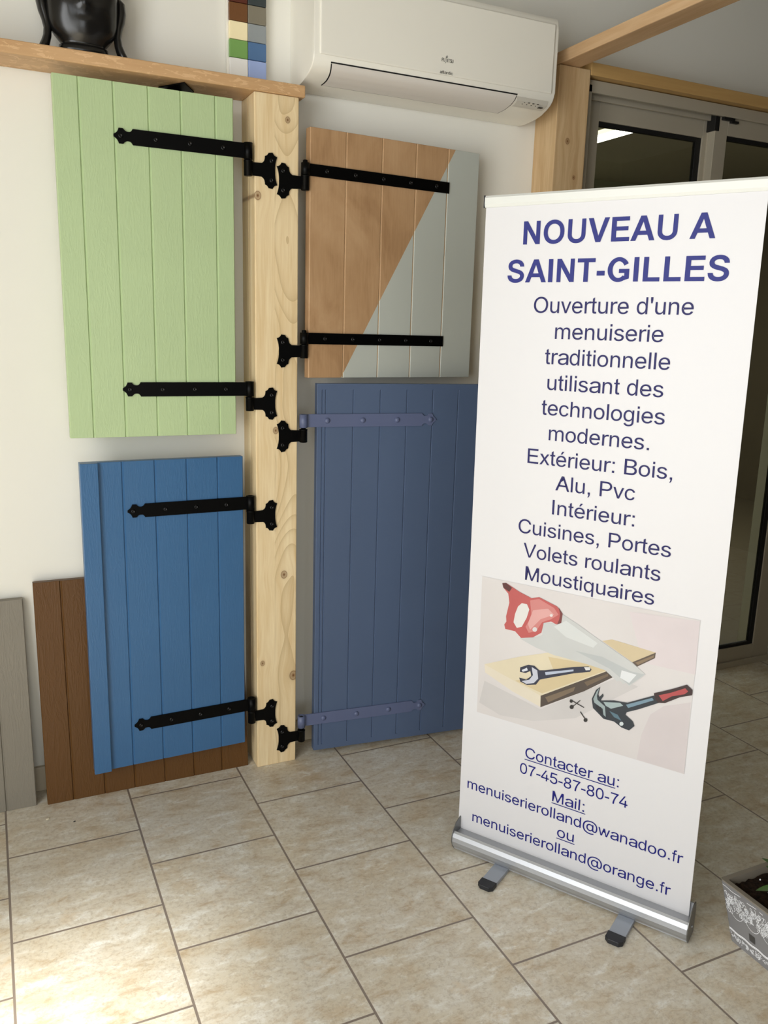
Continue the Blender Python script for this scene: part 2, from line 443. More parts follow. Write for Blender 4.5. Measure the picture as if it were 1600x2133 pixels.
dpart('plastic_cap', M['frame_cap'], [(2.500, 2.556, -0.088, -0.07, 2.166, 2.196), (2.54, 2.575, -0.088, -0.075, 2.16, 2.168)], s2)

# ------------------------------------------------------------------ timber
PX0, PX1, PY = 0.7420, 0.8710, -0.1266
post = thing('wooden_post', 'pale pine post with black hinge brackets standing between the hung shutters', 'post', (0.8065, -0.063, 0))
def plocal(mb): return mb.xform(Matrix.Translation((-0.8065, 0.063, 0)))
mb = MB(); mb.box(PX0, PX1, PY, -0.0655, 0, 2.016, 0.003); mb.box(PX0, PX1, -0.0645, -0.0005, 0, 2.016, 0.003)
core = mb.build('timber', M['post'], post); core.matrix_parent_inverse = post.matrix_basis.inverted() if False else Matrix.Translation((-0.8065, 0.063, 0))
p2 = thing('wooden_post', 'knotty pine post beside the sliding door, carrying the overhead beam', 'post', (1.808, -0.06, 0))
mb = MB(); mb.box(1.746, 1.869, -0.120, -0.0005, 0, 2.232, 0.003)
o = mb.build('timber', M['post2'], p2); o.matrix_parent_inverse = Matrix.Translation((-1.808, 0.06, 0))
mb = MB(); mb.box(1.746, 1.828, -5.995, -0.002, 2.233, 2.270, 0.003)
tag(mb.build('wooden_beam', M['beam']), 'pine beam running overhead from the post by the sliding door', 'beam')
mb = MB(); mb.box(1.871, 3.30, -0.120, -0.001, 2.217, 2.256, 0.002)
tag(mb.build('door_lintel', M['lintel']), 'flat wooden lintel lying across the top of the sliding door', 'lintel')
SZ0, SZ1, SY = 2.0165, 2.048, -0.1316
mb = MB(); mb.box(-0.75, 0.888, SY, -0.0005, SZ0, SZ1, 0.003)
tag(mb.build('wall_shelf', M['oak']), 'oak wall shelf resting on the pine post above the green shutter', 'shelf')
# black angle bracket under the shelf
br_ = thing('shelf_bracket', 'black steel bracket under the oak shelf behind the green shutter', 'bracket', (0.553, 0, 2.016))
mb = MB(); mb.prism([(-0.048, -0.031), (0.004, -0.112), (0.046, -0.036), (0.046, -0.001), (-0.048, -0.001)], 2, -0.0035, -0.0005)
mb.build('plate', M['black'], br_)
mb = MB(); mb.box(-0.02, 0.02, -0.004, -0.001, -0.09, -0.004, 0.001); mb.build('wall_leg', M['black'], br_)

# ------------------------------------------------------------------ hinge hardware
def arc(p, q, bulge, n=4):
    """points between p and q bowed sideways by bulge (fraction), excluding q"""
    out = []
    for i in range(n):
        t_ = i/n
        x = p[0]+(q[0]-p[0])*t_; y = p[1]+(q[1]-p[1])*t_
        h = 4*bulge*t_*(1-t_)
        out.append((x - (q[1]-p[1])*h, y + (q[0]-p[0])*h))
    return out
def outline(segs):
    """segs: list of (x, z, bulge to the next point)"""
    out = []
    for i, (x, z, b) in enumerate(segs):
        x2, z2, _ = segs[(i+1) % len(segs)]
        out += arc((x, z), (x2, z2), b) if abs(b) > 1e-6 else [(x, z)]
    return out
def mirror_z(half):
    """close a half outline given for z>=0 (x, z, bulge)"""
    return half
def bracket(axis_x, zc, side, pin=0.062):
    """T shaped pintle plate screwed to the post front; side=+1 plate lies towards +x of the axis"""
    up = [(0.0, 0.017, 0), (0.039, 0.017, -0.20), (0.0480, 0.037, -0.22), (0.0585, 0.046, 0), (0.0700, 0.0475, -0.22), (0.0835, 0.037, -0.06)]
    # waist on the far side
    far = [(0.0768, 0.0, -0.06)]
    dn = [(0.0835, -0.037, -0.22), (0.0700, -0.0475, 0), (0.0585, -0.046, -0.22), (0.0480, -0.037, -0.20), (0.039, -0.017, 0), (0.0, -0.017, 0)]
    pts = outline(up + far + dn)
    pts = [(axis_x + side*x, zc + z) for x, z in pts]
    mb = MB()
    mb.prism(pts, 1, PY-0.0045, PY-0.0003, 0.0008)
    mb.lathe([(0.0100, -0.020), (0.0118, -0.019), (0.0118, 0.0165), (0.0125, 0.017), (0.0125, 0.020), (0.0100, 0.0205)], (axis_x, -0.1305, zc), 2, 20)
    mb.lathe([(0.0070, 0.0203), (0.0070, pin-0.002), (0.0055, pin)], (axis_x, -0.1305, zc), 2, 16)
    o = mb.build('hinge_bracket', M['black'], post); o['label'] = 'black iron hinge bracket'
    o.matrix_parent_inverse = Matrix.Translation((-0.8065, 0.063, 0))
    for dz in (0.0255, -0.0255):
        b = MB(); b.lathe([(0.0066, 0.0), (0.0066, -0.002), (0.0050, -0.004), (0.0028, -0.0048), (0.0026, -0.0036), (0.0008, -0.0034)], (axis_x+side*0.066, PY-0.0043, zc+dz), 1, 14)
        b.build('screw', M['black_bolt'], o)
    return o
HL, HR = 0.723, 0.889
for z in (1.816, 1.170, 0.832, 0.183): bracket(HL, z, 1)
for z, pn in ((1.793, 0.062), (1.323, 0.062), (1.0722, 0.064), (0.087, 0.0665)): bracket(HR, z, -1, pn)

def strap(parent, xk, xe, zc, y, side, bolts, tip=True, hh=0.0195, mat=None, bmat=None, dome=False, kz=0.0, ky=-0.0005):
    """hinge strap: knuckle at xk, runs to xe; side=-1 means running to -x; y = face of the shutter (parent space)"""
    L = abs(xe - xk)
    if tip:
        a = L
        half = [(0.0, hh, 0), (a-0.050, hh, 0), (a-0.046, hh*0.62, -0.06), (a-0.031, hh*0.62, 0), (a-0.026, hh*0.96, 0), (a-0.015, hh*0.96, -0.18), (a-0.002, 0.003, 0)]
        lower = [(x, -z) for x, z in outline(half[:-1] + [(a-0.002, 0.003, 0)])]
        up = outline([h for h in half]); 
        up = up[:]  # open polyline, last segment removed below
        n_keep = len(up)
        pts = up + lower[::-1]
    else:
        pts = [(0.0, hh), (L, hh), (L, -hh), (0.0, -hh)]
    P = [(xk + side*max(x, 0.0095), zc + z) for x, z in pts]
    mb = MB()
    mb.prism(P, 1, y-0.0045, y-0.0002, 0.0008)
    mb.sleeve(0.0080, 0.0125, -hh-kz, hh+kz, (xk, y+ky, zc))
    mat = mat or M['black']
    o = mb.build('hinge_strap', mat, parent); o['label'] = 'painted hinge strap' if dome else 'black iron hinge strap'
    for bx in bolts:
        b = MB()
        if dome: b.lathe([(0.0088, 0.0), (0.0088, -0.001), (0.0076, -0.0036), (0.0048, -0.0056), (0.0016, -0.0064)], (bx, y-0.0042, zc), 1, 18)
        else: b.lathe([(0.0062, 0.0), (0.0062, -0.0016), (0.0048, -0.0032), (0.0030, -0.0038), (0.0028, -0.0024), (0.0008, -0.0022)], (bx, y-0.0042, zc), 1, 14)
        b.build('bolt', bmat or M['black_bolt'], o)
    return o

# ------------------------------------------------------------------ shutters
def board_profile(x0, x1, y, th, grooves, gw=0.0035, gd=0.0035, edge=0.002):
    """plan outline (x, y): front at y with V grooves, back at y+th"""
    p = [(x0, y+th), (x0, y+edge), (x0+edge, y)]
    for g in grooves:
        p += [(g-gw, y), (g-gw*0.25, y+gd), (g+gw*0.25, y+gd), (g+gw, y)]
    p += [(x1-edge, y), (x1, y+edge), (x1, y+th)]
    return p
def panel(parent, mat, x0, x1, z0, z1, y, th, grooves, border=0.0, gw=0.0035, gd=0.0035):
    mb = MB()
    prof = board_profile(x0, x1, y, th, grooves, gw, gd)
    if border > 0:
        mb.prism(board_profile(x0, x1, y, th, []), 2, z0, z0+border)
        mb.prism(prof, 2, z0+border, z1-border)
        mb.prism(board_profile(x0, x1, y, th, []), 2, z1-border, z1)
    else:
        mb.prism(prof, 2, z0, z1, 0.0008, seg=1)
    return mb.build('panel', mat, parent)

# each shutter is a thing with its base corner at the hinge side; panels are laid out in its own space
sh = thing('shutter', 'pale green plank shutter hung on the pine post below the oak shelf', 'shutter', (0.227, -0.130, 1.0835), 0)
panel(sh, M['green'], 0, 0.4555, 0, 0.9045, 0, 0.027, [0.0615, 0.1455, 0.232, 0.3155, 0.4072])
for z, xt in ((1.860, 0.3663), (1.2137, 0.3649)):
    strap(sh, HL-0.227, xt-0.227, z-1.0835, 0.0, -1, [b-0.227 for b in (0.3855, 0.4738, 0.5630, 0.6520)], kz=0.002)

BA = math.atan2(0.016, 0.46)
sh = thing('shutter', 'bright blue plank shutter with a batten down its free edge, on the pine post', 'shutter', (0.245, -0.144, 0.0989), BA)
panel(sh, M['blue'], 0, 0.457, 0, 0.918, 0, 0.027, [0.1112, 0.2005, 0.2905, 0.381])
mb = MB(); mb.box(-0.002, 0.0455, -0.013, 0.0, 0.0, 0.918, 0.0015); o = mb.build('batten', M['blue'], sh)
for z, xt in ((0.8755, 0.1186), (0.2255, 0.115)):
    strap(sh, 0.478, xt, z-0.0989, 0.0, -1, [0.1355, 0.2255, 0.3140, 0.4040], kz=0.002, ky=-0.0031)

BB = math.atan2(0.055, 0.593)
sh = thing('shutter', 'plywood shutter with its lower right half painted grey on a slant', 'shutter', (0.9048, -0.127, 0), BB)
mb = MB(); mb.prism(board_profile(0.0, 0.593, 0, 0.027, [0.1165, 0.238, 0.357, 0.474], 0.0032, 0.003), 2, 1.2455, 1.9455, 0.0015)
mb.build('panel', M['ply'], sh)
for z in (1.8305, 1.3610):
    strap(sh, -0.0155, 0.479, z, 0.0, 1, [0.0515, 0.1456, 0.2405, 0.336, 0.4307], tip=False, hh=0.0165, ky=-0.0021)
# pale lining in every groove
mb = MB()
for g in (0.1165, 0.238, 0.357, 0.474): mb.box(g-0.0010, g+0.0010, 0.0020, 0.0030, 1.247, 1.944)
o = mb.build('groove_bead', M['ply_edge'], sh)

SA = math.atan2(-0.049, 0.503)
sh = thing('shutter', 'tall slate blue shutter with painted hinges, behind the roll-up banner', 'shutter', (0.9340, -0.127, 0.0215), SA)
panel(sh, M['slate'], 0, 0.600, 0, 1.2070, 0, 0.027, [0.0165, 0.0270, 0.1150, 0.2030, 0.2915, 0.3798, 0.4680, 0.556, 0.584], border=0.0185, gw=0.0026, gd=0.003)
for z, xe in ((1.1172-0.0215, 0.3930), (0.1360-0.0215, 0.3942)):
    strap(sh, -0.0445, xe, z, 0.0, 1, [0.0310, 0.1450, 0.2586, 0.3722], hh=0.0200, mat=M['slate_metal'], bmat=M['slate_metal'], dome=True, ky=-0.0078)

def leaning(label, x0, x1, zt, yb, grooves, mat, th=0.028):
    """shutter standing on the floor, its top resting on the wall"""
    ang = math.asin(min(0.2, (abs(yb)-th-0.006)/zt))
    s = thing('shutter', label, 'shutter', (x0, yb, 0.0), 0, rx=-ang)
    # front lower edge touches the floor at yb; the foot is shifted so that nothing sinks below the floor
    panel(s, mat, 0, x1-x0, 0.0, zt, 0, th, grooves, gw=0.0035, gd=0.0035)
    s.location.z = th*math.sin(ang)*0 + 0.0003
    return s
leaning('chocolate brown plank shutter leaning on the wall behind the blue shutter', 0.113, 0.719, 0.664, -0.1005, [0.0735, 0.1633, 0.251, 0.342, 0.4323, 0.5211], M['brown'])
leaning('grey plank shutter leaning on the wall at the far left', -0.36, 0.084, 0.620, -0.0898, [0.02, 0.11, 0.20, 0.284, 0.3645], M['grey'])

